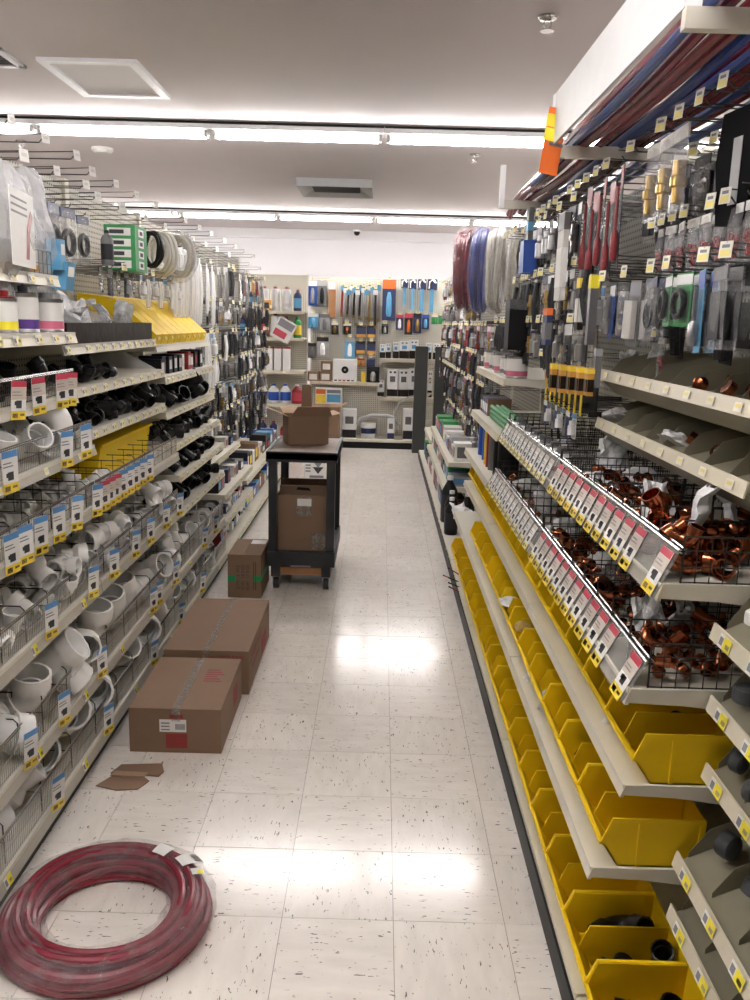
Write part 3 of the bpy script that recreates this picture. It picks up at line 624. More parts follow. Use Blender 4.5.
# ------------------------------------------------------------------ wrapped pipe coil on the floor
CC = Vector((-.695, 1.975, 0)); o = thing('pipe_coil', 'coil of red plastic pipe in clear wrap lying on the floor', 'pipe coil', CC, (0, 0, .3))
mb = MB(); q = random.Random(3); pr_ = .0112
for row, cols in ((0, (0, 1, 2, 3, 4)), (1, (0, 1, 2, 3, 4)), (2, (.4, 1.5, 2.6, 3.6)), (3, (1.2, 2.4))):
    for c_ in cols:
        R = .178+c_*.0215; z = .0125+row*.0205; ph = q.uniform(0, 6); am = q.uniform(.002, .007)
        mb.tube([((R+am*math.sin(2*a+ph))*math.cos(a), (R+am*math.sin(2*a+ph))*math.sin(a), max(pr_+.001, z+.004*math.sin(3*a+ph*1.7))) for a in [2*math.pi*k/56 for k in range(56)]], pr_, 8, closed=True)
add('pipe', mb.build('pipe', 'pex_red'), o, Z0, local=True)
mb = MB(); nu, nv = 72, 14; k0 = len(mb.v)
for i in range(nu):
    a = 2*math.pi*i/nu
    for j in range(nv):
        b = 2*math.pi*j/nv; n_ = noise.noise(Vector((math.cos(a)*6, math.sin(a)*6, b*1.2)))*.006+noise.noise(Vector((math.cos(a)*20, math.sin(a)*20, b*2)))*.004
        R = .222+(.068+n_)*math.cos(b); z = .0425+(.0425+n_)*math.sin(b)
        mb.v.append((R*math.cos(a), R*math.sin(a), max(.0006, z)))
for i in range(nu):
    for j in range(nv): mb.face((k0+i*nv+j, k0+((i+1) % nu)*nv+j, k0+((i+1) % nu)*nv+(j+1) % nv, k0+i*nv+(j+1) % nv), 0, True)
add('shrink_wrap', mb.build('shrink_wrap', 'film_wrap'), o, Z0, local=True)
def ring_label(name, a0, a1, b0, b1, mt, R0=.222, off=.004):
    mb = MB(); n = 6; k = len(mb.v)
    for i in range(n+1):
        a = a0+(a1-a0)*i/n
        for j in range(n+1):
            b = b0+(b1-b0)*j/n; R = R0+(.070+off)*math.cos(b); z = .0425+(.0445+off)*math.sin(b); mb.v.append((R*math.cos(a), R*math.sin(a), z))
    for i in range(n):
        for j in range(n): mb.face((k+i*(n+1)+j, k+(i+1)*(n+1)+j, k+(i+1)*(n+1)+j+1, k+i*(n+1)+j+1), 0, True)
    return add(name, mb.build(name, mt), o, Z0, local=True)
ring_label('label', .30, .52, .7, 1.7, 'paper'); ring_label('label', .68, .90, 1.3, 1.9, 'paper'); ring_label('price_sticker', .08, .20, 1.0, 1.5, 'paper'); ring_label('price_sticker', .09, .15, 1.05, 1.3, 'yellow_bright', .222, .006)
for k in range(5): ring_label('barcode', .33+k*.03, .342+k*.03, .8, 1.15, 'ink', .222, .0055)
# ------------------------------------------------------------------ cart
ct = thing('utility_cart', 'black two-shelf wheeled utility cart in the aisle', 'cart', (-.452, 5.22, 0))
def cp(name, a, b, mt='cart_black', par=ct): 
    mb = MB().box(a, b); return addw(name, mb, [mt], par)
X0, X1, Y0, Y1 = -.662, -.243, 4.87, 5.58
tp = cp('top_shelf', (X0, Y0, .80), (X1, Y1, .838)); cp('worn_surface', (X0+.012, Y0+.012, .838), (X1-.012, Y1-.012, .841), 'cart_top', tp)
for a, b in (((X0, Y0, .785), (X1, Y0+.02, .846)), ((X0, Y1-.02, .785), (X1, Y1, .846)), ((X0, Y0+.02, .785), (X0+.018, Y1-.02, .846)), ((X1-.018, Y0+.02, .785), (X1, Y1-.02, .846))): cp('rim', a, b, 'cart_black', tp)
ls = cp('bottom_shelf', (X0+.006, Y0, .205), (X1-.006, Y1, .222))
for a, b in (((X0+.006, Y0-.005, .15), (X1-.006, Y0+.02, .24)), ((X0+.006, Y1-.02, .15), (X1-.006, Y1, .24)), ((X0+.006, Y0+.02, .15), (X0+.025, Y1-.02, .24)), ((X1-.025, Y0+.02, .15), (X1-.006, Y1-.02, .24))): cp('rim', a, b, 'cart_black', ls)
for x in (X0+.012, X1-.062):
    for y in (Y0+.02, Y1-.06): cp('leg', (x, y, .22), (x+.05, y+.045, .80))
for a, b in (((X0+.03, Y0, .085), (X0+.085, Y1, .15)), ((X1-.085, Y0, .085), (X1-.03, Y1, .15))): cp('runner', a, b)
cp('cross_brace', (X0+.085, Y0+.015, .095), (X1-.085, Y0+.05, .14), 'wood')
cp('handle_plate', (X0+.15, Y0-.012, .152), (X1-.15, Y0-.006, .158), 'grey_light')
wm = MB().tube([(-.016, 0, .034), (.016, 0, .034)], .034, 16).build('wheel', 'rubber'); hb = MB().tube([(-.018, 0, .034), (.018, 0, .034)], .014, 10).build('hub', 'steel')
fk = MB().box((-.022, -.02, .03), (-.018, .02, .085)).box((.018, -.02, .03), (.022, .02, .085)).box((-.026, -.03, .08), (.026, .03, .086)).build('caster', 'steel')
for x in (X0+.058, X1-.058):
    for y in (Y0+.04, Y1-.06):
        k = add('caster', fk, ct, (x, y, 0)); add('wheel', wm, k, Z0, local=True); add('hub', hb, k, Z0, local=True)
# carton inside the cart
c4 = thing('carton', 'open brown carton with clear tape inside the black cart', 'carton', (-.455, 5.12, .222))
w, d, h = .315, .30, .345
for nm, a, b in (('wall', (-w/2, -d/2, 0), (w/2, -d/2+.005, h)), ('wall', (-w/2, d/2-.005, 0), (w/2, d/2, h+.05)), ('wall', (-w/2, -d/2+.005, 0), (-w/2+.005, d/2-.005, h)), ('wall', (w/2-.005, -d/2+.005, 0), (w/2, d/2-.005, h)), ('base', (-w/2+.005, -d/2+.005, .001), (w/2-.005, d/2-.005, .006)), ('inner_flap', (-w/2+.006, -.02, h-.06), (w/2-.006, .0, h+.035))):
    add(nm, MB().box(a, b).build(nm, 'cardboard'), c4, Z0, local=True)
add('hand_hole', MB().prism([(-.05, h+.01), (.04, h+.004), (.03, h+.022), (-.04, h+.026)], 1, -.0215, -.0205).build('hand_hole', 'black'), c4, Z0, local=True)
front('tape', c4, -.035, .06, h-.13, h-.01, -d/2, 'tape_clear'); front('shipping_label', c4, -.03, .055, h-.065, h-.02, -d/2-.001, 'paper'); front('tape', c4, .06, w/2, .01, .11, -d/2, 'tape_clear')
# open carton on the cart, turned a little
c5 = thing('carton', 'open brown carton with raised flaps on top of the black cart', 'carton', (-.468, 5.28, .8465), (0, 0, .30))
w, d, h = .255, .19, .175
for nm, a, b in (('wall', (-w/2, -d/2, 0), (w/2, -d/2+.004, h)), ('wall', (-w/2, d/2-.004, 0), (w/2, d/2, h)), ('wall', (-w/2, -d/2+.004, 0), (-w/2+.004, d/2-.004, h)), ('wall', (w/2-.004, -d/2+.004, 0), (w/2, d/2-.004, h)), ('base', (-w/2+.004, -d/2+.004, .0005), (w/2-.004, d/2-.004, .004))):
    add(nm, MB().box(a, b).build(nm, 'cardboard'), c5, Z0, local=True)
def flap(ax, L, dep, loc, rot): add('flap', MB().box((-L/2, 0, -.002), (L/2, dep, .002)).build('flap', 'cardboard_in'), c5, loc, rot, 1, True)
add('flap', MB().prism([(-w/2+.015, .002), (w/2+.02, .002), (w/2-.01, .075), (-w/2+.05, .075)], 1, -.002, .002).build('flap', 'cardboard'), c5, (0, -d/2-.002, h), (.55, 0, 0), 1, True)
add('flap', MB().box((-w/2, -.002, .002), (w/2, .002, .10)).build('flap', 'cardboard_in'), c5, (0, d/2, h), (-1.25, 0, 0), 1, True)
add('flap', MB().box((-.002, -d/2, .002), (.002, d/2, .11)).build('flap', 'cardboard_in'), c5, (-w/2, 0, h), (0, -1.2, 0), 1, True)
add('flap', MB().prism([(-.035, .002), (.035, .002), (.03, .17), (.015, .185), (-.03, .18)], 1, -.002, .002).build('flap', 'cardboard'), c5, (.02, d/2-.03, h), (-.05, 0, -.2), 1, True)
add('flap', MB().box((-.002, -d/2, .002), (.002, d/2, .08)).build('flap', 'cardboard_in'), c5, (w/2, 0, h), (0, 1.35, 0), 1, True)
# carton standing near the back shelving and white carton behind the cart
c6 = carton('carton', 'tall brown open carton standing in front of the back shelving', -.86, -.49, 10.05, 10.45, 0, .60)
for a, b, r_ in (((-.185, -.2, .6), (.185, -.198, .70), 0),):
    add('flap', MB().box((0, -.2, 0), (.10, .2, .004)).build('flap', 'cardboard_in'), c6, (.185, 0, .6), (0, -.35, 0), 1, True)
c7 = carton('carton', 'small white carton with black warning mark and orange stripe behind the cart', -.745, -.535, 8.3, 8.5, 0, .245, mat='paper')
add('warning_mark', MB().prism([(-.02, .17), (.09, .17), (.035, .10)], 1, -.1012, -.1004).build('warning_mark', 'ink'), c7, Z0, local=True)
add('warning_mark', MB().prism([(-.005, .215), (.075, .215), (.035, .16)], 1, -.1018, -.1012).build('warning_mark', 'ink_grey'), c7, Z0, local=True)
front('stripe', c7, -.085, .09, .012, .045, -.1, 'orange'); front('print_line', c7, -.05, .09, .06, .085, -.1, 'ink_grey')
for k in range(3): front('print_line', c7, -.09, -.04, .12+k*.03, .135+k*.03, -.1, 'ink_grey')
# ------------------------------------------------------------------ left run of bays (goods face +X)
LXB = -1.52
LB = {k: bay(lab, 1, -1.0, LXB, 1.71+1.22*k, 2.93+1.22*k, 2.20, kickx=-1.005) for k, lab in enumerate((
    'beige shelving bay of white pipe fittings beside the wrapped red coil', 'beige shelving bay with brown tray and white pipe fittings beside the taped cartons',
    'beige shelving bay topped with slanted yellow bins and black fittings', 'beige pegboard bay hung with long white bags beside the black cart',
    'beige pegboard bay densely hung with packs beyond the black cart', 'beige pegboard bay of red handled tools next to the bottle shelves'))}
def ly(us, x=-1.0, v=600): return [at(u, v, 0, x).y for u in us]
SY = [(1.71+1.22*k, 2.93+1.22*k) for k in range(6)]
def L(k, z, xf, **kw): return shelf(LB[k], 1, xf, LXB+.008, *SY[k], z, seed=k, **kw)
def split(ys): return [[y for y in ys if a < y < b] for a, b in SY]
t0 = split(ly([45, 101, 150, 178, 200], v=750)); t1 = split(ly([20, 57, 98, 152, 158, 175, 204, 215], v=680)); t2 = split(ly([43, 88, 110, 133, 148, 164, 178], v=580)); t3b = split(ly([3, 18, 34, 53, 72, 93, 120, 127, 133, 140, 147], v=520)); t3r = split(ly([100, 106, 112], v=500))
for k in (0, 1, 2):
    L(k, .058, -.985, lip=.045, fence=.10, divs=5, divh=.13, tags=[('blue', t0[k], .05)], labels=('bright', 2))
    L(k, .28, -1.0, lip=.045, fence=.115, divs=6, divh=.13, tags=[('blue', t1[k], .05)], labels=('bright', 3))
for k in (0, 1):
    L(k, .61, -1.0, lip=.045, fence=.10, divs=7, divh=.11, tags=[('blue', t2[k], .04)], labels=('bright', 3))
    L(k, .905, -1.0, fence=.08, divs=8, divh=.09, tags=[('blue', t3b[k], .03), ('red', t3r[k], .03)])
L(0, 1.12, -1.0, fence=.085, divs=4, divh=.07, tags=[('blue', ly([3, 62, 82], v=470), .035)], labels=('pale', 4))
L(0, 1.30, -1.055, fence=.08, tags=[('red', ly([12, 33, 57, 66], -1.055, 400), .025)], labels=('pale', 2))
L(0, 1.505, -1.05, labels=('ticket', 9)); L(0, 1.69, -1.1, labels=('ticket', 8))
bf = fence_mesh(1.2, .075, .035, name='wire_basket_front', mt='wire_dark', rails=(1.0,))
add('wire_basket_front', bf, LB[0], (-1.12, 2.32, 1.727))
L(1, 1.15, -1.06, labels=('ticket', 11)); L(1, 1.315, -1.06, labels=('ticket', 10)); L(1, 1.46, -1.1, labels=('ticket', 12))
L(2, 1.43, -1.1, lipmat='cream'); L(2, 1.275, -1.06, labels=('ticket', 12)); L(2, 1.10, -1.06, labels=('ticket', 11)); L(2, .935, -1.03, labels=('ticket', 12)); L(2, .785, -1.0, labels=('ticket', 12)); L(2, .605, -1.0, labels=('ticket', 11))
L(3, .435, -1.0, labels=('ticket', 8)); L(3, .25, -1.0, labels=('ticket', 8)); L(3, .058, -.985, labels=('ticket', 6)); L(3, .62, -1.1, labels=('ticket', 6))
for k in (4, 5): L(k, .058, -.985, labels=('ticket', 6)); L(k, .30, -1.05, labels=('ticket', 6))

ROTS = [(H90, 0, 0), (H90, 0, 1.2), (H90, 0, 2.6), (.3, .9, .5), (-.4, 1.1, 2.2), (0, 0, .4), (1.0, .4, 4.0), (H90, .6, 5.2), (.8, -.9, 3.4), (2.2, .2, 1.7), (0, H90, .8), (0, 1.9, -.5), (.2, 1.2, 5.9)]
NAMES = dict(elbow='elbow', bend='shallow bend', coupling='coupling', reducer='reducer', tee='tee', wye='wye', cap='cap', stub='pipe stub', bush='bushing')
COLN = dict(pvc='white plastic', abs='black plastic', copper='copper', brass='brass', iron='grey iron')
def drop(key, sc, x, y, z, rot, where):
    kind, mt = key.split('_'); a, b = rested(key, rot, sc); lab = f'{COLN[mt]} pipe {NAMES[kind].replace("pipe ", "")} {where}'
    return spawn(key, (x-(a.x+b.x)/2, y-(a.y+b.y)/2, z-a.z+.0005), rot, sc, lab, group=lab[:60])
def fill(keys, r0, r1, xs, y0, y1, z, step, where, q, layer=None, skip=.05, rots=ROTS):
    y = y0+step/2
    while y < y1-step*.3:
        for x in xs:
            if q.random() < skip: continue
            drop(q.choice(keys), q.uniform(r0, r1), x+q.uniform(-.012, .012), y+q.uniform(-.12, .12)*step, z, q.choice(rots), where)
            if layer and q.random() < layer: drop(q.choice(keys), q.uniform(r0, r1), x+q.uniform(-.02, .02), y+q.uniform(-.4, .4)*step, z+r1*2.2, q.choice(rots), where)
        y += step
q = random.Random(21)
PV = ['elbow_pvc', 'bend_pvc', 'coupling_pvc', 'tee_pvc', 'wye_pvc', 'reducer_pvc']
OPEN = [(H90+.35, 0, 2.2), (H90+.2, .2, 2.6), (H90-.5, 0, 2.0), (.5, .9, -.6), (.2, 1.1, -.9), (.1, 1.0, -.5), (H90, .5, 2.4)]
fill(['coupling_pvc', 'elbow_pvc', 'reducer_pvc', 'bend_pvc', 'stub_pvc'], .054, .066, (-1.095, -1.32), 1.76, 4.15, .104, .215, 'on the lowest fenced shelf', q, rots=OPEN)
fill(['coupling_pvc', 'elbow_pvc', 'reducer_pvc'], .04, .05, (-1.10, -1.28), 4.15, 5.37, .104, .16, 'on the lowest fenced shelf', q, rots=OPEN)
fill(['elbow_pvc', 'bend_pvc', 'coupling_pvc', 'wye_pvc', 'tee_pvc'], .046, .057, (-1.085, -1.31), 1.75, 4.15, .326, .20, 'on the second fenced shelf from the floor', q, rots=OPEN+ROTS[:4])
fill(['elbow_pvc', 'bend_pvc', 'coupling_pvc'], .034, .044, (-1.10, -1.26), 4.15, 5.37, .326, .135, 'on the second fenced shelf from the floor', q, rots=OPEN)
fill(PV, .027, .036, (-1.065, -1.19, -1.33), 1.75, 4.12, .656, .125, 'on the third fenced shelf from the floor', q, layer=.4)
fill(PV+['cap_pvc'], .015, .021, (-1.06, -1.16, -1.27), 1.76, 3.2, .942, .085, 'on the fenced shelf with red and blue tags', q)
fill(['bush_pvc', 'cap_pvc', 'coupling_pvc'], .013, .018, (-1.06,), 3.3, 4.1, .942, .07, 'on the fenced shelf with red and blue tags', q)
fill(['coupling_pvc', 'reducer_pvc', 'elbow_pvc', 'bend_pvc'], .034, .044, (-1.085, -1.24), 1.76, 2.93, 1.157, .135, 'on the fenced shelf just above the red tagged one', q, rots=[(.2, .35, .4), (H90, 0, 2.2), (.5, .6, 1), (H90, .5, 2.6)])
fill(['elbow_abs', 'tee_abs', 'coupling_abs'], .02, .026, (-1.15, -1.3), 1.76, 2.93, 1.337, .10, 'behind the fence under the paint cans', q)
AB = ['elbow_abs', 'tee_abs', 'coupling_abs', 'cap_abs', 'reducer_abs', 'bend_abs', 'wye_abs']
fill(AB, .016, .021, (-1.11, -1.20), 2.95, 3.55, 1.352, .08, 'on the shelf below the brown tray', q)
fill(AB, .02, .027, (-1.11, -1.23, -1.36), 2.95, 4.13, 1.187, .09, 'on the shelf above the long yellow box', q, layer=.3)
fill(AB, .03, .042, (-1.12, -1.27), 4.18, 5.35, 1.137, .13, 'on the third shelf below the slanted yellow bins', q)
fill(['cap_abs', 'coupling_abs', 'bush_abs'], .026, .033, (-1.09, -1.2), 4.18, 5.35, .972, .09, 'on the fourth shelf below the slanted yellow bins', q)
fill(AB, .02, .026, (-1.06, -1.16, -1.28), 4.18, 5.35, .822, .085, 'on the fifth shelf below the slanted yellow bins', q)
fill(AB, .026, .034, (-1.07, -1.19), 4.18, 5.35, .642, .11, 'on the lowest label-strip shelf above the white fittings', q)
# white sloping divider board, boxes and red packs under the slanted bins
tag(addw('display_divider', MB().prism([(-1.10, 1.31), (-1.10, 1.345), (-1.25, 1.425), (-1.50, 1.425), (-1.50, 1.31)], 1, 4.165, 4.171), ['white']), 'white sloping divider board on the shelf under slanted yellow bins', 'divider')
for i in range(11):
    y = 4.26+i*.098; c_ = q.choice(('red', 'charcoal', 'black', 'paper', 'red', 'navy')); hh = q.uniform(.075, .10)
    mb = MB().box((-.06, -.036, 0), (.06, .036, hh)); o = thing('small_box', 'small %s product box standing under the slanted yellow bins' % {'charcoal': 'dark grey', 'paper': 'white', 'navy': 'navy blue'}.get(c_, c_), 'box', (-1.15-q.uniform(0, .03), y, 1.3115), group='product boxes under the slanted yellow bins')
    add('body', mb.build('body', c_), o, Z0, local=True); add('face_label', MB().box((.06, -.025, hh*.25), (.0608, .025, hh*.8)).build('face_label', q.choice(('paper', 'red', 'offwhite'))), o, Z0, local=True)
# long yellow box on the tagged shelf, brown tray, slanted yellow bins
yb = thing('yellow_tray', 'long yellow plastic tray on the fenced shelf under black fittings', 'tray', (-1.28, 3.74, .9415))
add('body', MB().prism([(-.15, 0), (.13, 0), (.15, .135), (-.15, .135)], 1, -.37, .37).build('body', 'yellow_bin'), yb, Z0, local=True); add('rim', MB().box((-.155, -.38, .135), (.16, .38, .145)).build('rim', 'yellow_bin'), yb, Z0, local=True)
bt = thing('brown_tray', 'dark brown tray filled with plastic bags beside slanted yellow bins', 'tray', (-1.24, 3.53, 1.4965))
for a, b in (((-.14, -.55, 0), (.14, .55, .004)), ((.134, -.55, .004), (.14, .55, .075)), ((-.14, -.55, .004), (-.134, .55, .075)), ((-.134, -.55, .004), (.134, -.544, .075)), ((-.134, .544, .004), (.134, .55, .075))):
    add('side_wall' if b[2] > .05 else 'base', MB().box(a, b).build('side_wall', 'brown_tray'), bt, Z0, local=True)
for i in range(14):
    spawn(q.choice(('bag%d', 'limp%d', 'clear%d')) % (i % 5), (-1.24+q.uniform(-.05, .05), 3.05+i*.072, 1.545+q.uniform(0, .02)), (q.uniform(-.5, .5), q.uniform(-.2, .8), q.uniform(0, 6)), .8, 'crinkled clear plastic bag heaped in the dark brown tray', group='bags in the brown tray')
sb = MB().prism([(-1.115, 1.4665), (-1.10, 1.515), (-1.30, 1.685), (-1.48, 1.705), (-1.48, 1.4665)], 1, -.064, .064); sb.v = [(p[0]+1.3, p[1], p[2]-1.4665) for p in sb.v]
REC['slant'] = ('slant_bin', 'bin', [('body', sb.build('body', 'yellow_bin'), Z0, Z0, []), ('front_label', MB().box((.194, -.02, .014), (.1985, .02, .038)).build('front_label', 'sticker_yellow'), Z0, (0, -.05, 0), [])])
for i in range(9): spawn('slant', (-1.30, 4.225+i*.134, 1.4665), label='yellow slant-top plastic bin in the row beside the brown tray', group='slanted yellow bins')
# cans and bags on the first bay
for i, (kk, u, x) in enumerate((('can_yellow', 4, -1.11), ('can_purple', 22, -1.12), ('can_white', 47, -1.115))):
    spawn(kk, (x, at(u, 320, 0, x).y, 1.5415), (0, 0, 2.2), 1, {'can_yellow': 'small can with yellow label beside the purple labelled can', 'can_purple': 'white can with purple label between the yellow and white cans', 'can_white': 'wide white can with pictures printed on it beside the brown tray'}[kk])
for i in range(5): spawn('can_white' if i % 2 else 'can_purple', (-1.25, 2.12+i*.12, 1.5415), (0, 0, 1.2+i), .95, 'printed metal can behind the front cans under the wire basket', group='cans in the second row')
for i in range(6): spawn('bag%d' % (i % 5), (-1.29+q.uniform(-.03, .03), 2.15+i*.145, 1.61), (0, 0, q.uniform(0, 6)), .9, 'crumpled white plastic bag lying behind the printed cans', group='bags behind the cans')
for i in range(13): spawn(('can_small', 'can_brown')[i % 3 == 1], (-1.155, 2.02+i*.068, 1.7265), (0, 0, i), .95, 'small spray can behind the dark wire basket front', group='small cans in the wire basket')
# --- hooks and hanging goods of the left run
def hang(key, root, s, xb, y, z, Lh, label, n=1, gap=.03, tagk='hook', sc=1.0, grp=None):
    hook(root, s, xb, y, z, Lh, tagk)
    for j in range(n):
        spawn(key, (xb+s*(Lh-.015-j*gap), y+q.uniform(-.004, .004), z-.001), (q.uniform(-.05, .05), 0, (0 if s > 0 else math.pi)+q.uniform(-.12, .12)), sc, label, group=grp or label[:60])
def lbay(y): return LB[max(0, min(5, int((y-1.71)/1.22)))]
for zz, ys in ((2.17, [2.52, 2.78, 3.05, 3.35, 3.7, 4.02, 4.35, 4.7, 5.05, 5.4, 5.8, 6.2, 6.7, 7.2, 7.7, 8.2]), (2.08, [2.58, 2.86, 3.14, 3.44, 3.76, 4.1, 4.5, 4.9, 5.3, 5.6, 6.0, 6.4, 6.9, 7.4, 8.0, 8.6])):
    for y in ys: hook(lbay(y), 1, LXB, y, zz, .34 if y < 3.5 else .28, 'hookw')
# big clear bags with red-striped insert
def bigbag(y, z, w, h, fm, insert, label, x=-1.17):
    o = thing('hanging_bag', label, 'plastic bag', (x, y, z))
    mb = MB(); n = 12; ks = []
    for sg in (1, -1):
        ks.append(len(mb.v))
        for j in range(n+1):
            for i in range(n+1):
                a, b = i/n*2-1, j/n; wd = w*(.35+.65*min(1, b*2.2))
                mb.v.append((sg*.05*(1-a*a)*math.sin(math.pi*min(1, b))+.03*noise.noise(Vector((a*2.2, b*4, y)))+.012*noise.noise(Vector((a*7, b*9, y))), a*wd/2+.02*noise.noise(Vector((b*4, a, y))), -h*b))
    for k_, k in enumerate(ks):
        for j in range(n):
            for i in range(n):
                f = (k+j*(n+1)+i, k+(j+1)*(n+1)+i, k+(j+1)*(n+1)+i+1, k+j*(n+1)+i+1); mb.face(f if k_ == 0 else f[::-1], 0)
    add('film', mb.build('film', fm), o, Z0, local=True)
    if insert:
        s_ = add('printed_sheet', MB().box((.06, -w*.36, -h*.78), (.061, w*.30, -h*.22)).build('printed_sheet', 'paper'), o, Z0, (0, 0, .15), 1, True)
        add('red_stripe', MB().prism([(w*.02, -h*.72), (w*.10, -h*.72), (w*.16, -h*.5), (w*.26, -h*.38), (w*.20, -h*.34), (w*.08, -h*.48)], 0, .0612, .062).build('red_stripe', 'red'), s_, Z0, local=True)
        for k in range(3): add('print_line', MB().box((.0612, -w*.33, -h*(.30+k*.05)), (.062, w*.1, -h*(.285+k*.05))).build('print_line', 'ink_grey'), s_, Z0, local=True)
bigbag(2.56, 2.03, .40, .38, 'film_bag', True, 'big clear hanging bag with red striped white sheet inside', -1.12)
bigbag(2.92, 2.07, .36, .40, 'film_bag', False, 'big clear plastic bag hanging next to the red striped sheet', -1.18)
# two blue boxes at the end of the basket shelf
for (u, v0, v1, lab, yw) in ((61, 240, 270, 'slim upright sky blue box beside the wire basket', .045), (67, 262, 290, 'sky blue box tilted at the end of the wire basket shelf', .08)):
    p0, p1 = at(u, v1, 0, -1.13), at(u, v0, 0, -1.13); hh = abs(p1.z-p0.z)
    o = thing('blue_box', lab, 'box', (-1.14, p0.y, p0.z+.0), (0, .12 if yw > .05 else 0, 0))
    add('body', MB().box((-.03, -yw/2, 0), (.02, yw/2, hh)).build('body', 'sky'), o, Z0, local=True); add('face_label', MB().box((.02, -yw*.35, hh*.5), (.021, yw*.35, hh*.85)).build('face_label', 'paper'), o, Z0, local=True)
for y, lab in ((3.16, 'black rubber ring in clear bag hanging beside the big clear bags'), (3.30, 'black rubber ring in clear bag hanging beside the big clear bags')): hang('po_black', LB[1], 1, LXB, y, 1.99, .34, lab, 2, .05, None, 1.25, 'bagged black rings')
hang('po_black', LB[1], 1, LXB, 3.46, 1.98, .34, 'dark grey bagged gasket hanging beside the green box', 1, .05, None, 1.1)
gp = [at(105, 258, 0, -1.15), at(105, 222, 0, -1.15)]
spawn('bottle_grey', (-1.12, 3.52, 1.80), label='grey plastic bottle hung between bagged rings and the green box', sc=.5, name='bottle')
o = thing('green_box', 'green product box with picture windows hanging beside the black cable coil', 'box', (-1.19, 4.02, 1.80))
add('body', MB().box((-.07, -.10, 0), (.07, .09, .20)).build('body', 'green'), o, Z0, local=True); add('side_panel', MB().box((.0, .0902, .01), (.068, .092, .16)).build('side_panel', 'sky'), o, Z0, local=True)
for k in range(4): add('window', MB().box((.0702, -.05, .012+k*.047), (.0715, .03, .045+k*.047)).build('window', 'paper'), o, Z0, local=True); add('picture', MB().box((.0716, -.03, .02+k*.047), (.0725, .012, .037+k*.047)).build('picture', 'ink'), o, Z0, local=True)
for k in range(4): add('window', MB().box((-.055, -.1015, .012+k*.047), (.05, -.1002, .045+k*.047)).build('window', 'paper'), o, Z0, local=True); add('picture', MB().box((-.045, -.1025, .02+k*.047), (.02, -.1016, .037+k*.047)).build('picture', 'ink'), o, Z0, local=True)
def hung_coil(name, label, x, y, z, R, r, mt, turns, width, wrap=None, tilt=0, grp=None, cat='coil'):
    o = thing(name, label, cat, (x, y, z), (0, 0, tilt), grp)
    add('winding', coil_mesh(R, r, 8, mt, turns=turns, width=width, seed=int(y*100+x*10)).build('winding', mt), o, Z0, local=True)
    if wrap:
        mb = MB(); nu, nv = 40, 10; k0 = 0; rr = width/2+r*1.5
        for i in range(nu):
            a = 2*math.pi*i/nu
            for j in range(nv):
                b = 2*math.pi*j/nv; n_ = .006*noise.noise(Vector((math.cos(a)*5, math.sin(a)*5, b+y)))
                mb.v.append(((rr+n_)*math.cos(b), (R+(r*4+n_)*math.sin(b))*math.cos(a), (R+(r*4+n_)*math.sin(b))*math.sin(a)))
        for i in range(nu):
            for j in range(nv): mb.face((i*nv+j, ((i+1) % nu)*nv+j, ((i+1) % nu)*nv+(j+1) % nv, i*nv+(j+1) % nv), 0, True)
        add('wrap', mb.build('wrap', wrap), o, Z0, local=True)
    return o
hung_coil('hose_coil', 'coil of black cable hanging beside the green box', -1.15, 4.30, 1.925, .088, .008, 'black', 4, .03, tilt=.85)
hung_coil('hose_coil', 'coil of beige tubing hanging next to the black cable coil', -1.12, 4.78, 1.925, .10, .010, 'pex_white', 4, .04, 'film_clear', .85)
hung_coil('hose_coil', 'beige tubing coil hanging behind another beige coil', -1.19, 4.66, 1.925, .10, .010, 'pex_white', 4, .04, None, .85)
for i in range(12): hang(('po_chrome', 'po_grey', 'po_chrome', 'pk_black')[i % 4] if i < 5 else ('po_white', 'pk_white')[i % 2], LB[1 if 3.7+i*.12 < 4.15 else 2], 1, LXB, 3.66+i*.12, 1.80, .34, 'small bagged part hanging on tagged hooks above the brown tray and yellow bins', 1, .03, 'hook', .72, 'small bags on the tagged hooks')
for i in range(8): hang('po_long', LB[2 if 4.95+i*.13 < 5.37 else 3], 1, LXB, 4.95+i*.135, 2.0, .34 if i < 5 else .28, 'long white plastic sleeve hanging above the white traps', 2 if i % 2 else 1, .06, None, 1.0 if i < 5 else 1.15, 'long white hanging sleeves')
LK = ['po_chrome', 'pk_steel', 'po_brass', 'pk_black', 'po_grey', 'pk_dark', 'pk_dark', 'pk_brass', 'pk_white', 'pk_black', 'po_grey']
PKN = dict(pk_red='red tool on card', pk_redtool='long red handled tool on card', pk_blue='blue carded tool', pk_black='black carded part', pk_green='green carded ring', pk_white='white carded part', pk_grey='grey carded part', pk_yellow='yellow and black carded tool', pk_orange='orange carded pack', pk_sky='sky blue carded tool', pk_navy='navy carded valve', pk_brass='carded brass valve', pk_steel='carded chrome valve', pk_pink='pink carded pack', pk_dark='black carded hose',
           po_brass='clear bag of brass valve', po_red='clear bag of red pieces', po_white='clear bag of white plastic tubes', po_black='clear bag with black ring', po_chrome='clear bag of chrome pieces', po_copper='clear bag of copper fitting', po_grey='clear bag with grey plate', po_orange='clear bag of orange pieces', po_hose='long clear bag of metal hose', po_long='long white sleeve')
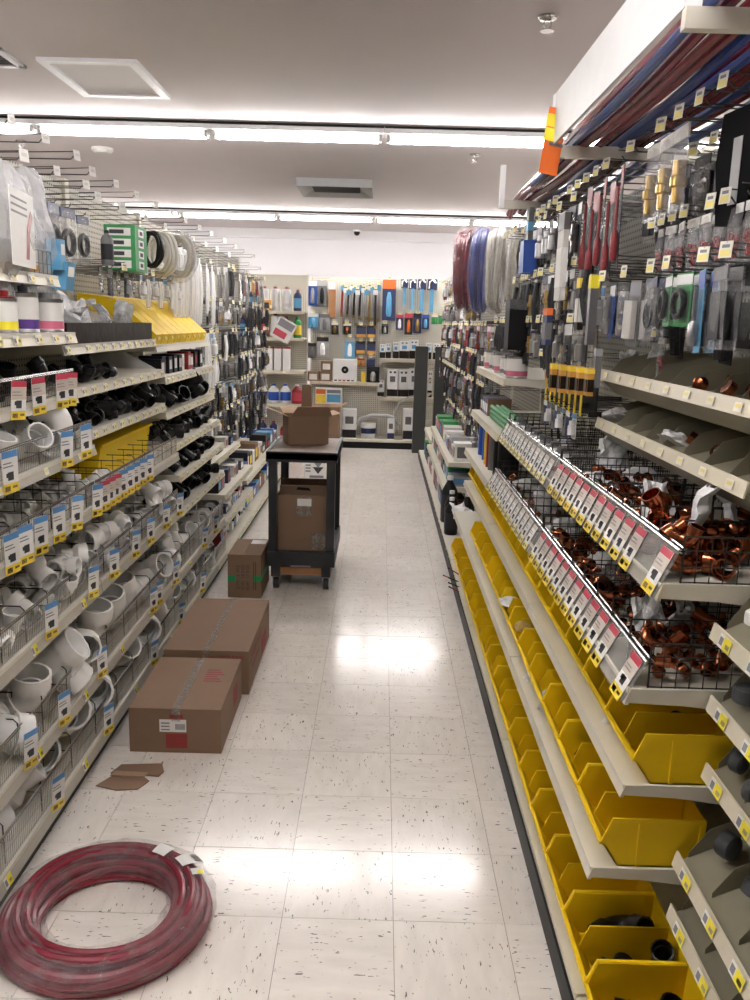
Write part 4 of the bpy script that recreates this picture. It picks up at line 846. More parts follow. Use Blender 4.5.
for zz, st in ((1.98, .19), (1.72, .17), (1.50, .16), (1.30, .16), (1.10, .16), (.92, .16), (.76, .17)):
    y = 5.46 if zz < 1.6 else 6.15
    while y < 8.95:
        if zz > 1.9: kk = q.choice(('pk_red', 'pk_steel', 'po_grey', 'pk_dark', 'pk_orange', 'po_hose')) if y > 6.4 else 'po_long'
        elif 1.2 < zz < 1.6 and y < 6.6: kk = q.choice(('po_white', 'po_white', 'pk_white', 'po_long'))
        else: kk = q.choice(LK)
        hang(kk, lbay(y), 1, LXB, y, zz, q.choice((.28, .34)), PKN[kk]+' hanging on the left pegboard beyond the slanted yellow bins', 1 if q.random() < .6 else 2, .05, 'hook', q.uniform(.9, 1.15), 'packs on the far left pegboard')
        y += st*q.uniform(.85, 1.2)
# boxes and jars low on the far left shelves
for zz, x in ((.1085, -1.06), (.2865, -1.06), (.4715, -1.07), (.6565, -1.16)):
    y = 5.42
    while y < 6.5:
        kk = q.choice(('box', 'box', 'jar', 'fit')); wv = q.uniform(.07, .12)
        if kk == 'box':
            c_ = q.choice(('paper', 'charcoal', 'offwhite', 'red', 'navy', 'grey')); hh = q.uniform(.05, .10); o = thing('small_box', 'small %s box on the low shelves behind the green taped carton' % {'paper': 'white', 'offwhite': 'cream', 'charcoal': 'dark grey', 'navy': 'navy'}.get(c_, c_), 'box', (x-.04, y+wv/2, zz), group='boxes behind the green taped carton')
            add('body', MB().box((-.06, -wv/2, 0), (.06, wv/2, hh)).build('body', c_), o, Z0, local=True); add('face_label', MB().box((.06, -wv*.4, hh*.2), (.0608, wv*.3, hh*.75)).build('face_label', q.choice(('paper', 'red', 'blue_tag'))), o, Z0, local=True)
        elif kk == 'jar': spawn('tub_white', (x-.03, y+wv/2, zz), label='white jar on the low shelves behind the green taped carton', group='jars behind the green taped carton', sc=.9)
        else: drop(q.choice(('cap_abs', 'elbow_pvc', 'cap_pvc', 'elbow_abs')), .024, x-.02, y+wv/2, zz, q.choice(ROTS), 'on the low shelves behind the green taped carton')
        y += wv+.012
for zz, x in ((.1085, -1.06), (.338, -1.12)):
    y = 6.65
    while y < 8.9:
        wv = q.uniform(.09, .2); c_ = q.choice(('paper', 'charcoal', 'offwhite', 'sky', 'blue', 'cardboard')); hh = q.uniform(.08, .16); o = thing('small_box', '%s box on the far low shelves behind the cart' % {'paper': 'white', 'offwhite': 'cream', 'charcoal': 'dark grey', 'sky': 'sky blue', 'cardboard': 'brown'}.get(c_, c_), 'box', (x-.08, y+wv/2, zz), group='boxes on the far low shelves')
        add('body', MB().box((-.08, -wv/2, 0), (.08, wv/2, hh)).build('body', c_), o, Z0, local=True); add('face_label', MB().box((.08, -wv*.4, hh*.2), (.0808, wv*.3, hh*.75)).build('face_label', q.choice(('paper', 'red', 'yellow'))), o, Z0, local=True)
        y += wv+.02
# ------------------------------------------------------------------ right run of bays (goods face -X)
RXB = 1.03; RY_ = [(.45+1.22*k, 1.67+1.22*k) for k in range(8)]
RB = {k: bay(lab, -1, .49, RXB, *RY_[k], 2.16, kickx=.482) for k, lab in enumerate((
    'beige shelving bay of sloping metal trays with grey iron fittings', 'beige shelving bay of copper fittings and yellow bins under the white fascia panel',
    'beige shelving bay with grey tag panels over yellow bins', 'beige shelving bay with blue drums and jars above yellow bins',
    'beige pegboard bay beside the hanging red and blue pipe coils', 'beige shelving bay with white boxes beyond the black bottles', 'beige pegboard bay close to the dark grey posts', 'beige pegboard bay at the back end of the right run'))}
def Rs(k, z, xf, **kw): return shelf(RB[k], -1, xf, RXB-.008, *RY_[k], z, seed=40+k, **kw)
for k in range(8): Rs(k, .062, .490, lip=.028, labels=('pale', 6) if k > 3 else None)
for k in (1, 2, 3): Rs(k, .392, .50, lip=.028); Rs(k, .597, .555, lip=.028)
gm = MB()
for z_ in (0.002, .035, .07, .10): gm.tube([(0, 0, z_), (.41, 0, z_)], .0022 if z_ > .09 else .0015, 5)
for i in range(15): gm.tube([(.41*i/14, 0, 0), (.41*i/14, 0, .10)], .0014 if i % 14 else .0024, 5)
GRID = gm.build('wire_divider', 'wire_dark')
def tagged(k, z, xf, dx, dz, tags, dens):
    sh = Rs(k, z, xf+.012, lip=.036)
    for i in range(dens+1): add('wire_divider', GRID, sh, (xf+.055, RY_[k][0]+.012+i*(RY_[k][1]-RY_[k][0]-.02)/dens, z+.0365))
    y0, y1 = RY_[k]; zt = z+.004
    addw('tag_panel', MB().prism([(xf, zt), (xf+dx, zt+dz), (xf+dx+.002, zt+dz), (xf+.002, zt)], 1, y0+.006, y1-.006), ['film_panel'], sh)
    addw('panel_rail', MB().tube([(xf+dx, y0+.006, zt+dz), (xf+dx, y1-.006, zt+dz)], .0035, 6).tube([(xf+dx+.012, y0+.006, zt+dz+.002), (xf+dx+.012, y1-.006, zt+dz+.002)], .003, 6), ['chrome'], sh)
    addw('panel_edge', MB().prism([(xf+dx+.002, zt+dz-.004), (xf+dx+.011, zt+dz-.004), (xf+dx+.011, zt+dz), (xf+dx+.002, zt+dz)], 1, y0+.006, y1-.006), ['black'], sh)
    ang = math.atan2(dx, dz); n = int((y1-y0)/.088)
    for i in range(n):
        if k == 1 and i in (1,): continue
        add('price_tag', LBL[tags], sh, (xf+dx*.46-.0035, y0+.05+i*.0895, zt+dz*.46), (0, -ang, math.pi), (1, 1.25, .92))
    return sh
for k in (1, 2):
    tagged(k, .815, .534, .047, .092, 'red' if k == 1 else 'plain', 8); tagged(k, 1.05, .58, .045, .104, 'red' if k == 1 else 'plain', 8)
Rs(3, .80, .55, labels=('pale', 8)); Rs(3, 1.045, .58, labels=('pale', 8)); Rs(3, 1.315, .60, labels=('pale', 10))
# --- sloping metal trays
def tray(k, xf, z, nd, labels, rise, drop_=.05):
    y0, y1 = RY_[k]; root = RB[k]; xb = RXB-.008
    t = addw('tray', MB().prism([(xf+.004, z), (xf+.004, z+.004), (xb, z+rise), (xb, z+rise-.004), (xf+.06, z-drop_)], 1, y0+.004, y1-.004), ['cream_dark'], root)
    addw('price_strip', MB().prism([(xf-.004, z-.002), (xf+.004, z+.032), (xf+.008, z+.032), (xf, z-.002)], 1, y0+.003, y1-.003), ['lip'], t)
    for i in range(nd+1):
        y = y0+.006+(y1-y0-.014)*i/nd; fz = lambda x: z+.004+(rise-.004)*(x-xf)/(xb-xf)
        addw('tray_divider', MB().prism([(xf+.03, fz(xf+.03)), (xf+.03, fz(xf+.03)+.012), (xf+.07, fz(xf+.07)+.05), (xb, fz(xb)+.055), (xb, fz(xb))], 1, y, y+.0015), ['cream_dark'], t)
        if i < nd: add('shelf_label', LBL[labels], t, (xf-.0035, y+(y1-y0)/nd*.45, z+.015), (0, -.23, math.pi), (1, 1.3, .9))
    return t
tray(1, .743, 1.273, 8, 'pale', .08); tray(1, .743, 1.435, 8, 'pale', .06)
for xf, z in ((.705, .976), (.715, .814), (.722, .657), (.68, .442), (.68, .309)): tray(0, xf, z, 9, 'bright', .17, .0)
q = random.Random(5)
# --- yellow bins
BINL = {(0, 0): 'yellow bin holding black couplings, at the tray end of the base deck', (0, 1): 'yellow bin holding a black elbow and tee on the base deck', (1, 0): 'empty yellow bin at the tray end of the lower shelf', (1, 1): 'yellow bin holding black pipe stubs on the lower shelf', (2, 0): 'yellow bin at the tray end right below the copper baskets', (2, 2): 'yellow bin holding a black elbow below the wire baskets'}
def bins(row, y0, n, xf, z, where):
    for i in range(n):
        lab = BINL.get((row, i)); spawn('bin', (xf, y0+BW/2+.004+i*.2375, z), label=lab or 'yellow plastic hopper bin '+where, group=None if lab else 'yellow bins '+where)
bins(0, 1.402, 17, .502, .0905, 'on the base deck along the floor'); bins(1, 1.678, 12, .521, .4205, 'on the lower shelf above the base deck'); bins(2, 1.678, 15, .575, .6255, 'on the shelf just below the tagged wire baskets')
def bin_fit(key, sc, i, half, y0, xf, z, rot, where, dx=.10): drop(key, sc, xf+dx, y0+.119+i*.2375+half*.057, z+.006, rot, where)
B0, B1, B2 = (1.402, .502, .0905), (1.678, .521, .4205), (1.678, .575, .6255)
wh = 'in a yellow bin on the base deck'
bin_fit('elbow_abs', .031, 1, 1, *B0, (H90, .4, 2.2), wh, .13); bin_fit('tee_abs', .022, 1, -1, *B0, (H90, 0, 1.0), wh, .09); bin_fit('elbow_abs', .022, 1, -1, *B0, (.4, 1, 1), wh, .18); bin_fit('coupling_abs', .024, 0, 1, *B0, (H90, 0, 1.3), wh, .08); bin_fit('coupling_abs', .024, 0, 1, *B0, (.2, .2, .3), wh, .17); bin_fit('cap_abs', .028, 0, -1, *B0, (0, 0, 0), wh, .15)
for i in range(2, 17):
    for hf in (-1, 1):
        for j in range(2): bin_fit(q.choice(('elbow_abs', 'coupling_abs', 'tee_abs', 'bush_abs', 'cap_abs')) if i % 4 != 3 else q.choice(('elbow_brass', 'bush_brass', 'coupling_copper')), q.uniform(.010, .015), i, hf, *B0, q.choice(ROTS), wh, .06+j*.07+q.uniform(0, .03))
wh = 'in a yellow bin on the lower shelf'
for a in range(4): bin_fit('stub_abs', .02, 1, -1 if a % 2 else 1, *B1, (.2, 1.1+a*.1, 2.6+.3*a), wh, .07+.035*a)
for i in (3, 4, 5, 6, 7, 8, 9):
    for hf in (-1, 1): bin_fit(q.choice(('elbow_abs', 'coupling_abs', 'tee_abs', 'cap_abs')), q.uniform(.012, .017), i, hf, *B1, q.choice(ROTS), wh, .1)
wh = 'in a yellow bin below the wire baskets'
bin_fit('coupling_abs', .022, 2, 1, *B2, (.5, .5, 2), wh, .07); bin_fit('elbow_abs', .022, 2, 1, *B2, (H90, .6, 1), wh, .1); bin_fit('elbow_abs', .026, 0, 1, *B2, (H90, 0, .4), wh, .16); bin_fit('coupling_abs', .022, 0, -1, *B2, (H90, 0, .4), wh, .1)
for i in range(3, 12): bin_fit(q.choice(('elbow_abs', 'coupling_abs', 'tee_abs', 'cap_abs')), q.uniform(.012, .017), i, q.choice((-1, 1)), *B2, q.choice(ROTS), wh, .1)
# bags poking out of the bins
for u, v, x, sc_, kk, lab in ((607, 722, .60, .5, 'bag0', 'crumpled bag on the nearest bin under the copper baskets'), (546, 706, .55, .55, 'limp1', 'small white bag in a lower bin beside a second bag'), (552, 728, .55, .5, 'bag2', 'small white bag in a lower bin nearer the black pipes'), (533, 676, .55, .5, 'bag3', 'flattened white bag on the edge of a lower bin'), (512, 602, .56, .7, 'bag4', 'glossy white bag on a lower bin beside bagged black fitting'), (524, 625, .56, .6, 'clear2', 'clear bag with dark part on a lower bin'), (555, 870, .58, .6, 'clear0', 'clear bag lying in a base deck bin'), (577, 872, .60, .5, 'clear3', 'clear crinkled bag inside a base deck bin'), (652, 788, .72, .7, 'limp2', 'white bag standing between the two nearest big bins'), (482, 508, .60, .5, 'bag1', 'white bag on a far bin beside black bottles')):
    p = at(u, v, 0, x); spawn(kk, (p.x, p.y, p.z-.02), (q.uniform(-.3, .3), q.uniform(-.3, .3), q.uniform(0, 6)), sc_*.8, lab)
for i in range(7):
    p = at(461+q.uniform(-3, 7), 585+q.uniform(-8, 12), 0, .53); c_ = ('red', 'black')[i % 2]
    o = thing('plastic_rod', f'thin {"red" if c_ == "red" else "black"} plastic rod sticking out of a far base bin', 'rod', (p.x, p.y, p.z), (q.uniform(-.2, .2), q.uniform(.9, 1.3), q.uniform(2.4, 3.6)), 'rods in a far base bin')
    add('rod', MB().tube([(0, 0, -.02), (0, 0, .10)], .004, 6).build('rod', c_), o, Z0, local=True); add('tip', MB().tube([(0, 0, .10), (0, 0, .108)], .005, 6).build('tip', 'black'), o, Z0, local=True)
# --- copper fittings in the wire baskets
CU = ['elbow_copper', 'coupling_copper', 'tee_copper', 'cap_copper', 'reducer_copper', 'bend_copper']
fill(CU, .016, .022, (.665, .745, .825, .91), 1.70, 2.05, 1.087, .085, 'in the end basket of the upper tagged shelf', q, layer=.6, skip=.0)
fill(CU, .011, .016, (.66, .72, .78, .84, .9), 2.05, 2.86, 1.087, .075, 'in the upper tagged wire baskets', q, layer=.3, skip=.1)
fill(CU, .011, .015, (.62, .68, .74, .80, .87), 1.70, 2.86, .852, .068, 'in the lower tagged wire baskets', q, layer=.3, skip=.1)
fill(['elbow_copper', 'coupling_copper', 'bush_brass', 'cap_copper'], .010, .013, (.64, .72, .80), 2.95, 4.0, .852, .10, 'in the grey tagged baskets', q, skip=.3)
fill(['elbow_copper', 'coupling_copper', 'bend_copper'], .011, .015, (.79, .85), 1.72, 2.3, 1.292, .14, 'on the lower sloping tray', q, skip=.5)
fill(['elbow_copper', 'coupling_copper', 'cap_copper'], .012, .016, (.79, .86), 1.72, 2.2, 1.455, .14, 'on the upper sloping tray', q, skip=.45)
for u, v, x, sc_, kk in ((612, 498, .80, 1.1, 'limp0'), (600, 470, .78, 1.0, 'limp3'), (655, 535, .74, .9, 'limp1'), (690, 540, .72, 1.25, 'limp4'), (735, 545, .86, 1.2, 'limp2'), (640, 500, .85, 1.0, 'bag2'), (665, 500, .9, .9, 'clear1'), (580, 465, .76, .9, 'clear3'), (560, 455, .74, .9, 'bag3'), (595, 500, .72, .7, 'bag1'), (625, 520, .76, .8, 'clear4')):
    p = at(u, v, 0, x); spawn(kk, (p.x, p.y, max(1.10, p.z-.05)), (q.uniform(-.35, .35), q.uniform(-.3, .3), q.uniform(-.8, .8)+2.4), sc_*.85, 'white plastic bag among copper fittings in the upper tagged baskets', group='bags in the upper tagged baskets')
for u, v, x, sc_, kk in ((530, 512, .70, 1.1, 'bag0'), (548, 520, .72, 1.1, 'bag4'), (540, 540, .68, 1.0, 'clear2'), (565, 545, .70, .9, 'bag2'), (614, 590, .70, .8, 'clear0'), (650, 640, .68, .8, 'limp0'), (672, 640, .74, .7, 'limp3'), (690, 625, .78, .9, 'limp1'), (603, 575, .72, .8, 'bag1'), (640, 610, .8, .8, 'clear1')):
    p = at(u, v, 0, x); spawn(kk, (p.x, p.y, max(.865, p.z-.04)), (q.uniform(-.35, .35), q.uniform(-.3, .3), q.uniform(-.8, .8)+2.4), sc_*.8, 'crumpled plastic bag in the lower tagged wire baskets', group='bags in the lower tagged baskets')
for u, v, x, sc_, kk, lab in ((618, 418, .80, .75, 'bag3', 'crumpled clear bag at the end of the lower sloping tray'), (672, 452, .80, .7, 'bag0', 'crumpled pinkish bag in the middle of the lower sloping tray'), (630, 372, .86, .7, 'limp2', 'folded white bag at the end of the upper sloping tray'), (648, 370, .88, .7, 'limp4', 'folded white bag second from the end of upper sloping tray'), (672, 372, .9, .6, 'limp0', 'small white bag halfway along the upper sloping tray')):
    p = at(u, v, 0, x); spawn(kk, (p.x, p.y, max(p.z-.03, 1.30 if v > 400 else 1.47)), (.3, .5, q.uniform(0, 6)), sc_*.7, lab)
# iron fittings in the near trays
for n_, (xf, z) in enumerate(((.705, .976), (.715, .814), (.722, .657), (.68, .442), (.68, .309))):
    for i in range(5):
        for x in (.765, .86):
            if q.random() < .15: continue
            drop(q.choice(('elbow_iron', 'cap_iron', 'coupling_iron', 'tee_iron')) if n_ != 0 else q.choice(('cap_pvc', 'coupling_iron')), q.uniform(.018, .025), x, 1.60-i*.135, z+.006+.17*(x+.03-xf)/(1.02-xf), q.choice(((0, 0, 0), (H90, 0, .5), (.3, .3, 1))), 'in the near sloping metal trays')
# --- canopy: arms, posts, fascia and loose pipes
for k, y in ((1, 1.675), (1, 2.882), (2, 4.105)):
    a = addw('canopy_arm', MB().box((.53, y-.012, 2.135), (RXB, y+.012, 2.172)), ['cream'], RB[k])
    if y > 2: addw('canopy_post', MB().box((.525, y-.014, 2.135), (.548, y+.014, 2.325)), ['white'], a)
addw('fascia_panel', MB().box((.528, 1.67, 2.172), (.538, 2.885, 2.325)).box((.538, 1.67, 2.172), (.56, 1.69, 2.325)), ['white'], RB[1])
o = thing('price_placard', 'orange placard with yellow price stickers hanging on the canopy post', 'sign', (.515, 2.855, 2.08), (0, .12, .25))
add('board', MB().box((-.032, -.002, .0), (.032, 0, .2)).build('board', 'orange'), o, Z0, local=True)
for k in (0, 1): add('price_sticker', MB().box((-.034, -.0032, .10+k*.042), (.008, -.002, .138+k*.042)).build('price_sticker', 'yellow_bright'), o, Z0, local=True)
add('clip', MB().box((-.012, -.006, .088), (.034, .0, .097)).build('clip', 'ink_grey'), o, Z0, local=True)
def loose_pipe(i, x, z, mt, y0, y1):
    ph = q.uniform(0, 6); pts = []
    n = 16
    for k in range(n+1):
        y = y0+(y1-y0)*k/n
        sag = -.012*math.sin(math.pi*((y-1.67) % 1.22)/1.22) if y < 4.11 else -.30*(y-4.11)**1.6
        pts.append((x+.016*math.sin(y*1.3+ph)+(.10*(4.2-y)/2.6*(.62-x) if y < 4 else 0), y, z+sag+.006*math.sin(y*2+ph)))
    c_ = 'red' if mt == 'pex_red' else 'blue'
    mb = MB().tube(pts, .0125, 8); o = addw('plastic_pipe', mb, [mt]); tag(o, f'straight {c_} plastic pipe lying on the canopy arms', 'pipe', f'{c_} pipes on the canopy arms')
cols = ['pex_blue', 'pex_red', 'pex_red', 'pex_red', 'pex_red', 'pex_blue', 'pex_blue', 'pex_red', 'pex_red', 'pex_red', 'pex_blue', 'pex_red', 'pex_blue', 'pex_blue']
for i, mt in enumerate(cols): loose_pipe(i, .58+i*.030, 2.186, mt, 1.2, 4.3+.2*q.random() if i > 1 else 3.6)
for i, mt in enumerate(['pex_red', 'pex_red', 'pex_red', 'pex_blue', 'pex_red', 'pex_red', 'pex_red', 'pex_blue', 'pex_blue']): loose_pipe(i, .605+i*.042, 2.212, mt, 1.25, 4.45)
# --- hooks with tags below the pipes and hanging goods
def rbay(y): return RB[max(0, min(7, int((y-.45)/1.22)))]
for i in range(26): y = 1.72+i*.13; hook(rbay(y), -1, RXB, y, 2.085, .34)
def hr(key, x, y, z, lab, n=1, sc=1.0, gap=.03, grp=None, hk=True, tg='hook'):
    """hang on the right run: front pack at x"""
    Lh = min((.12, .16, .22, .28, .34), key=lambda l: abs(l-(RXB-x)))
    if hk: hook(rbay(y), -1, RXB, y, z, Lh, tg)
    for j in range(n): spawn(key, (RXB-Lh+.015+j*gap, y+q.uniform(-.004, .004), z-.001), (q.uniform(-.05, .05), 0, math.pi+q.uniform(-.15, .15)), sc, lab, group=grp or (lab[:60] if n > 1 else None))
o = thing('hanging_bag', 'big black pouch with grey label hanging beside bagged brass fittings', 'package', (.76, 1.95, 2.075))
add('pouch', MB().prism([(-.05, -.25), (.06, -.24), (.085, -.10), (.07, 0), (-.06, 0), (-.08, -.12)], 0, 0, .045).build('pouch', 'black_matte'), o, Z0, (0, 0, .15), 1, True); add('label', MB().box((-.0015, -.02, -.2), (-.0003, .015, -.06)).build('label', 'grey_light'), o, Z0, (0, 0, .15), 1, True)
for y, kk in ((2.36, 'po_copper'), (2.26, 'po_brass'), (2.16, 'po_copper')): hr(kk, .72, y, 2.08, 'brass valve with copper stub in clear bag beside the black pouch', 1, 1.15, grp='bagged brass valves', hk=False)
for i in range(5): hr('pk_redtool', .70, 2.66+i*.10, 2.08-.03*(i % 2), 'long red handled tool on dark card hanging near the orange placard', 1, 1.0, grp='long red handled tools', hk=False)
for i in range(9): hr('po_red', .75, 1.76+i*.085, 1.875, 'clear clamshell of red pieces hanging in the row above tagged hooks', 2, .9, grp='clamshells of red pieces')
for i in range(9): hook(RB[1], -1, RXB, 1.74+i*.12, 1.745, .34)
for y, kk, lab in ((1.82, 'po_grey', 'clear bag with grey plate beside the sky blue carded tool'), (1.93, 'pk_sky', 'sky blue carded tool hanging above the upper sloping tray'), (2.04, 'pk_green', 'green card holding black ring beside the sky blue card'), (2.15, 'pk_green', 'green card with dark ring, second from the sky blue card'), (2.28, 'po_black', 'black ring in clear bag beside the green cards'), (2.42, 'pk_grey', 'bundle of grey rings on card next to the green cards'), (2.54, 'po_chrome', 'clear bag of chrome pieces beside the grey carded bundle'), (2.66, 'pk_blue', 'blue carded tool with white head over the sloping tray'), (2.78, 'pk_white', 'white carded part beside the blue carded tool')):
    hr(kk, .70, y, 1.735, lab, 2, .95, hk=False)
hr('po_red', .80, 2.52, 1.58, 'small bag of red pieces hanging just above the upper sloping tray', 1, .8)
for i in range(8):
    kk = ('po_chrome', 'pk_black', 'pk_steel', 'po_grey')[i % 4]; hr(kk, .78, 1.78+i*.14, 2.05, PKN[kk]+' hanging behind the black pouch and brass bags', 1, 1.0, grp='packs behind the black pouch')
for zz in (2.05, 1.88, 1.73):  # dark packs added to fill the shaded gaps in front of the pegboard
    for i in range(10):
        kk = ('pk_dark', 'pk_black', 'po_grey')[(i+int(zz*100)) % 3]; hr(kk, .88, 1.74+i*.115, zz, PKN[kk]+' hanging close to the pegboard behind the bagged brass valves', 1, 1.05, grp='added packs darkening the pegboard gaps', tg=None)
RK = ['po_chrome', 'pk_black', 'pk_steel', 'po_grey', 'pk_dark', 'pk_dark', 'pk_navy', 'pk_dark', 'po_black', 'pk_black', 'pk_brass']
for zz, x, st in ((2.05, .70, .13), (1.82, .68, .12), (1.62, .68, .12)):
    y = 3.2 if zz > 2 else 2.98
    while y < (4.6 if zz > 1.7 else 5.2):
        kk = q.choice(RK); hr(kk, x, y, zz, PKN[kk]+' hanging between the long red tools and the pipe coils', 1 if q.random() < .6 else 2, q.uniform(.95, 1.2), .05, 'packs in the middle of the right run'); y += st*q.uniform(.9, 1.2)
def flatpack(name, lab, u, v0, v1, x, w, mats, d=.02):
    a, b = at(u, v0, 0, x), at(u, v1, 0, x); h = a.z-b.z; yy = (a.y+b.y)/2
    o = thing(name, lab, 'package', (x, yy, a.z), (0, 0, math.pi))
    add('body', MB().box((-d/2, -w/2, -h), (d/2, w/2, 0)).build('body', mats[0]), o, Z0, local=True)
    add('header', MB().box((-d/2-.001, -w/2-.001, -h*.2), (d/2+.001, w/2+.001, -.002)).build('header', mats[1]), o, Z0, local=True)
    if len(mats) > 2: add('panel', MB().box((d/2, -w*.4, -h*.85), (d/2+.003, w*.4, -h*.4)).box((-d/2, w/2, -h*.85), (d/2, w/2+.002, -h*.4)).box((-d/2, -w/2-.002, -h*.85), (d/2, -w/2, -h*.4)).build('panel', mats[2]), o, Z0, local=True)
    return o
a = at(531, 208, 0, .66); b = at(531, 272, 0, .66); h = a.z-b.z
o = thing('wire_brush', 'blue bristle brush in clear sleeve hanging beside the white coils', 'brush', (.66, a.y, a.z), (0, 0, math.pi))
add('handle', MB().box((-.012, -.03, -h*.55), (.012, .03, 0)).build('handle', 'grey'), o, Z0, local=True); add('bristles', MB().prism([(-.045, -h*.5), (.045, -h*.5), (.065, -h), (-.065, -h)], 0, -.03, .03).build('bristles', 'blue'), o, Z0, local=True); add('band', MB().box((-.014, -.032, -h*.35), (.014, .032, -h*.22)).build('band', 'sky'), o, Z0, local=True)
flatpack('carded_pack', 'long beige carded pack hanging beside the red handled tools', 562, 215, 300, .64, .10, ('offwhite', 'grey', 'paper'))
flatpack('carded_pack', 'yellow and brown carded pack hanging beside the silver tool', 580, 278, 330, .68, .05, ('brown_tray', 'yellow', 'offwhite'))
flatpack('carded_pack', 'silver basin wrench on yellow card hanging above the orange packs', 592, 275, 345, .66, .03, ('steel', 'yellow_bright'), .025)
flatpack('carded_pack', 'black carded pack with orange top hanging above the jars', 547, 308, 345, .62, .08, ('navy', 'orange', 'grey'))
flatpack('hanging_bag', 'dark bag of black sticks hanging above the jars', 515, 300, 350, .64, .14, ('black', 'film_clear'), .08)
flatpack('grey_sleeve', 'grey folded sleeve hanging at the end of the upper sloping tray', 597, 348, 388, .68, .03, ('grey', 'grey_light'))
for i in range(5): flatpack('carded_pack', 'orange carded pack in the row above black and yellow rack', 553+i*9, 363+i*1.2, 392+i, .66, .045, ('orange_dark', 'yellow', 'brown_tray'))['group'] = 'orange packs above the rack'
hr('po_orange', .66, 3.62, 1.48, 'clear bag of orange pieces beside the orange carded packs', 1, 1.0)
rk = thing('rod_rack', 'black rack with yellow uprights under the orange packs', 'rack', (.72, 3.25, 1.30))
for z in (.03, .07): add('bar', MB().box((-.02, -.33, z), (0, .33, z+.018)).build('bar', 'black'), rk, Z0, local=True)
for i in range(8): add('upright', MB().box((-.026, -.32+i*.09, 0), (-.02, -.31+i*.09, .12)).build('upright', 'yellow'), rk, Z0, local=True)
add('back_sheet', MB().box((.02, -.34, 0), (.03, .34, .13)).build('back_sheet', 'charcoal'), rk, Z0, local=True); add('bracket', MB().box((.0, -.345, .0), (RXB-.726, -.335, .02)).box((.0, .335, 0), (RXB-.726, .345, .02)).build('bracket', 'wire_dark'), rk, Z0, local=True)
for i in range(6): hr(('pk_white', 'pk_blue')[i % 2], .68, 3.05+i*.11, 1.30, 'blue and white bottle pack hanging above the pink labelled jars', 1, .62, grp='blue and white packs over the jars', tg=None)
# jars, green tubes, drums in the far bay
for i in range(9): spawn('tub_white' if i % 3 else 'tub_pink', (.66, 3.02+i*.115, 1.0865), (0, 0, i), .9, 'white jar standing behind the grey tag panel', group='jars behind the grey tag panel')
for i in range(7): spawn('tub_white' if i % 3 else 'can_white', (.67, 4.2+i*.15, 1.3515), (0, 0, i*1.3), 1.0, 'white jar on the cream shelf beneath the hanging brush', group='jars beneath the hanging brush')
for i in range(9):
    o = addw('green_tube', MB().pipe([(.64+(i % 3)*.03, 4.14, 1.0965+.026*(i//3)), (.64+(i % 3)*.03, 4.82, 1.0965+.026*(i//3))], .0125, .010, 10), ['green']); tag(o, 'green plastic tube stacked on the shelf above the blue drums', 'tube', 'stacked green tubes')
for i in range(4):
    spawn_y = 4.98+i*.085
    o = thing('small_box', 'brown carton with blue lid on the shelf beside the green tubes', 'box', (.70, spawn_y, 1.0815), group='boxes beside the green tubes'); add('body', MB().box((-.07, -.038, 0), (.07, .038, .10)).build('body', ('cardboard', 'blue', 'grey', 'charcoal')[i]), o, Z0, local=True); add('face_label', MB().box((-.0708, -.03, .02), (-.07, .03, .07)).build('face_label', 'paper'), o, Z0, local=True)
for i, (c_, n_) in enumerate((('black', 'black'), ('black', 'black'), ('grey', 'grey'), ('red', 'red'), ('yellow', 'yellow'), ('blue', 'blue'), ('blue', 'blue'))):
    r_ = .055 if c_ in ('blue', 'black') else .028; y = (4.2, 4.36, 4.5, 4.60, 4.70, 4.85, 5.05)[i]
    o = thing('storage_tube', f'{n_} upright cylinder on the shelf above the far yellow bins', 'cylinder', (.655 if r_ > .03 else .62, y, .8365), group='cylinders above the far yellow bins' if c_ in ('blue', 'black') else None)
    add('body', MB().lathe([(r_, 0), (r_, .19)], 18).build('body', c_), o, Z0, local=True); add('rim', MB().lathe([(r_*1.05, .19), (r_*1.05, .20)], 18).build('rim', 'charcoal'), o, Z0, local=True)
# pipe coils hanging beyond the far bay
for i, (x, y, mt, lab, wr, n_) in enumerate(((.565, 6.1, 'pex_red', 'shrink wrapped red pipe coil hanging on the right pegboard', 'film_wrap', 7), (.665, 6.02, 'pex_blue', 'shrink wrapped blue pipe coil hanging beside the red coil', 'film_wrap', 7), (.76, 5.90, 'pex_white', 'white pipe coil hanging beside the blue coil', 'film_clear', 6), (.87, 5.66, 'pex_white', 'second white pipe coil hanging near the blue brush', 'film_clear', 5))):
    hung_coil('pipe_coil', lab, x, y, 1.97, .25, .0125, mt, n_, .075, wr, -.22, cat='pipe coil'); hook(rbay(y), -1, RXB, y, 2.16, .34, None) if i == 0 else None
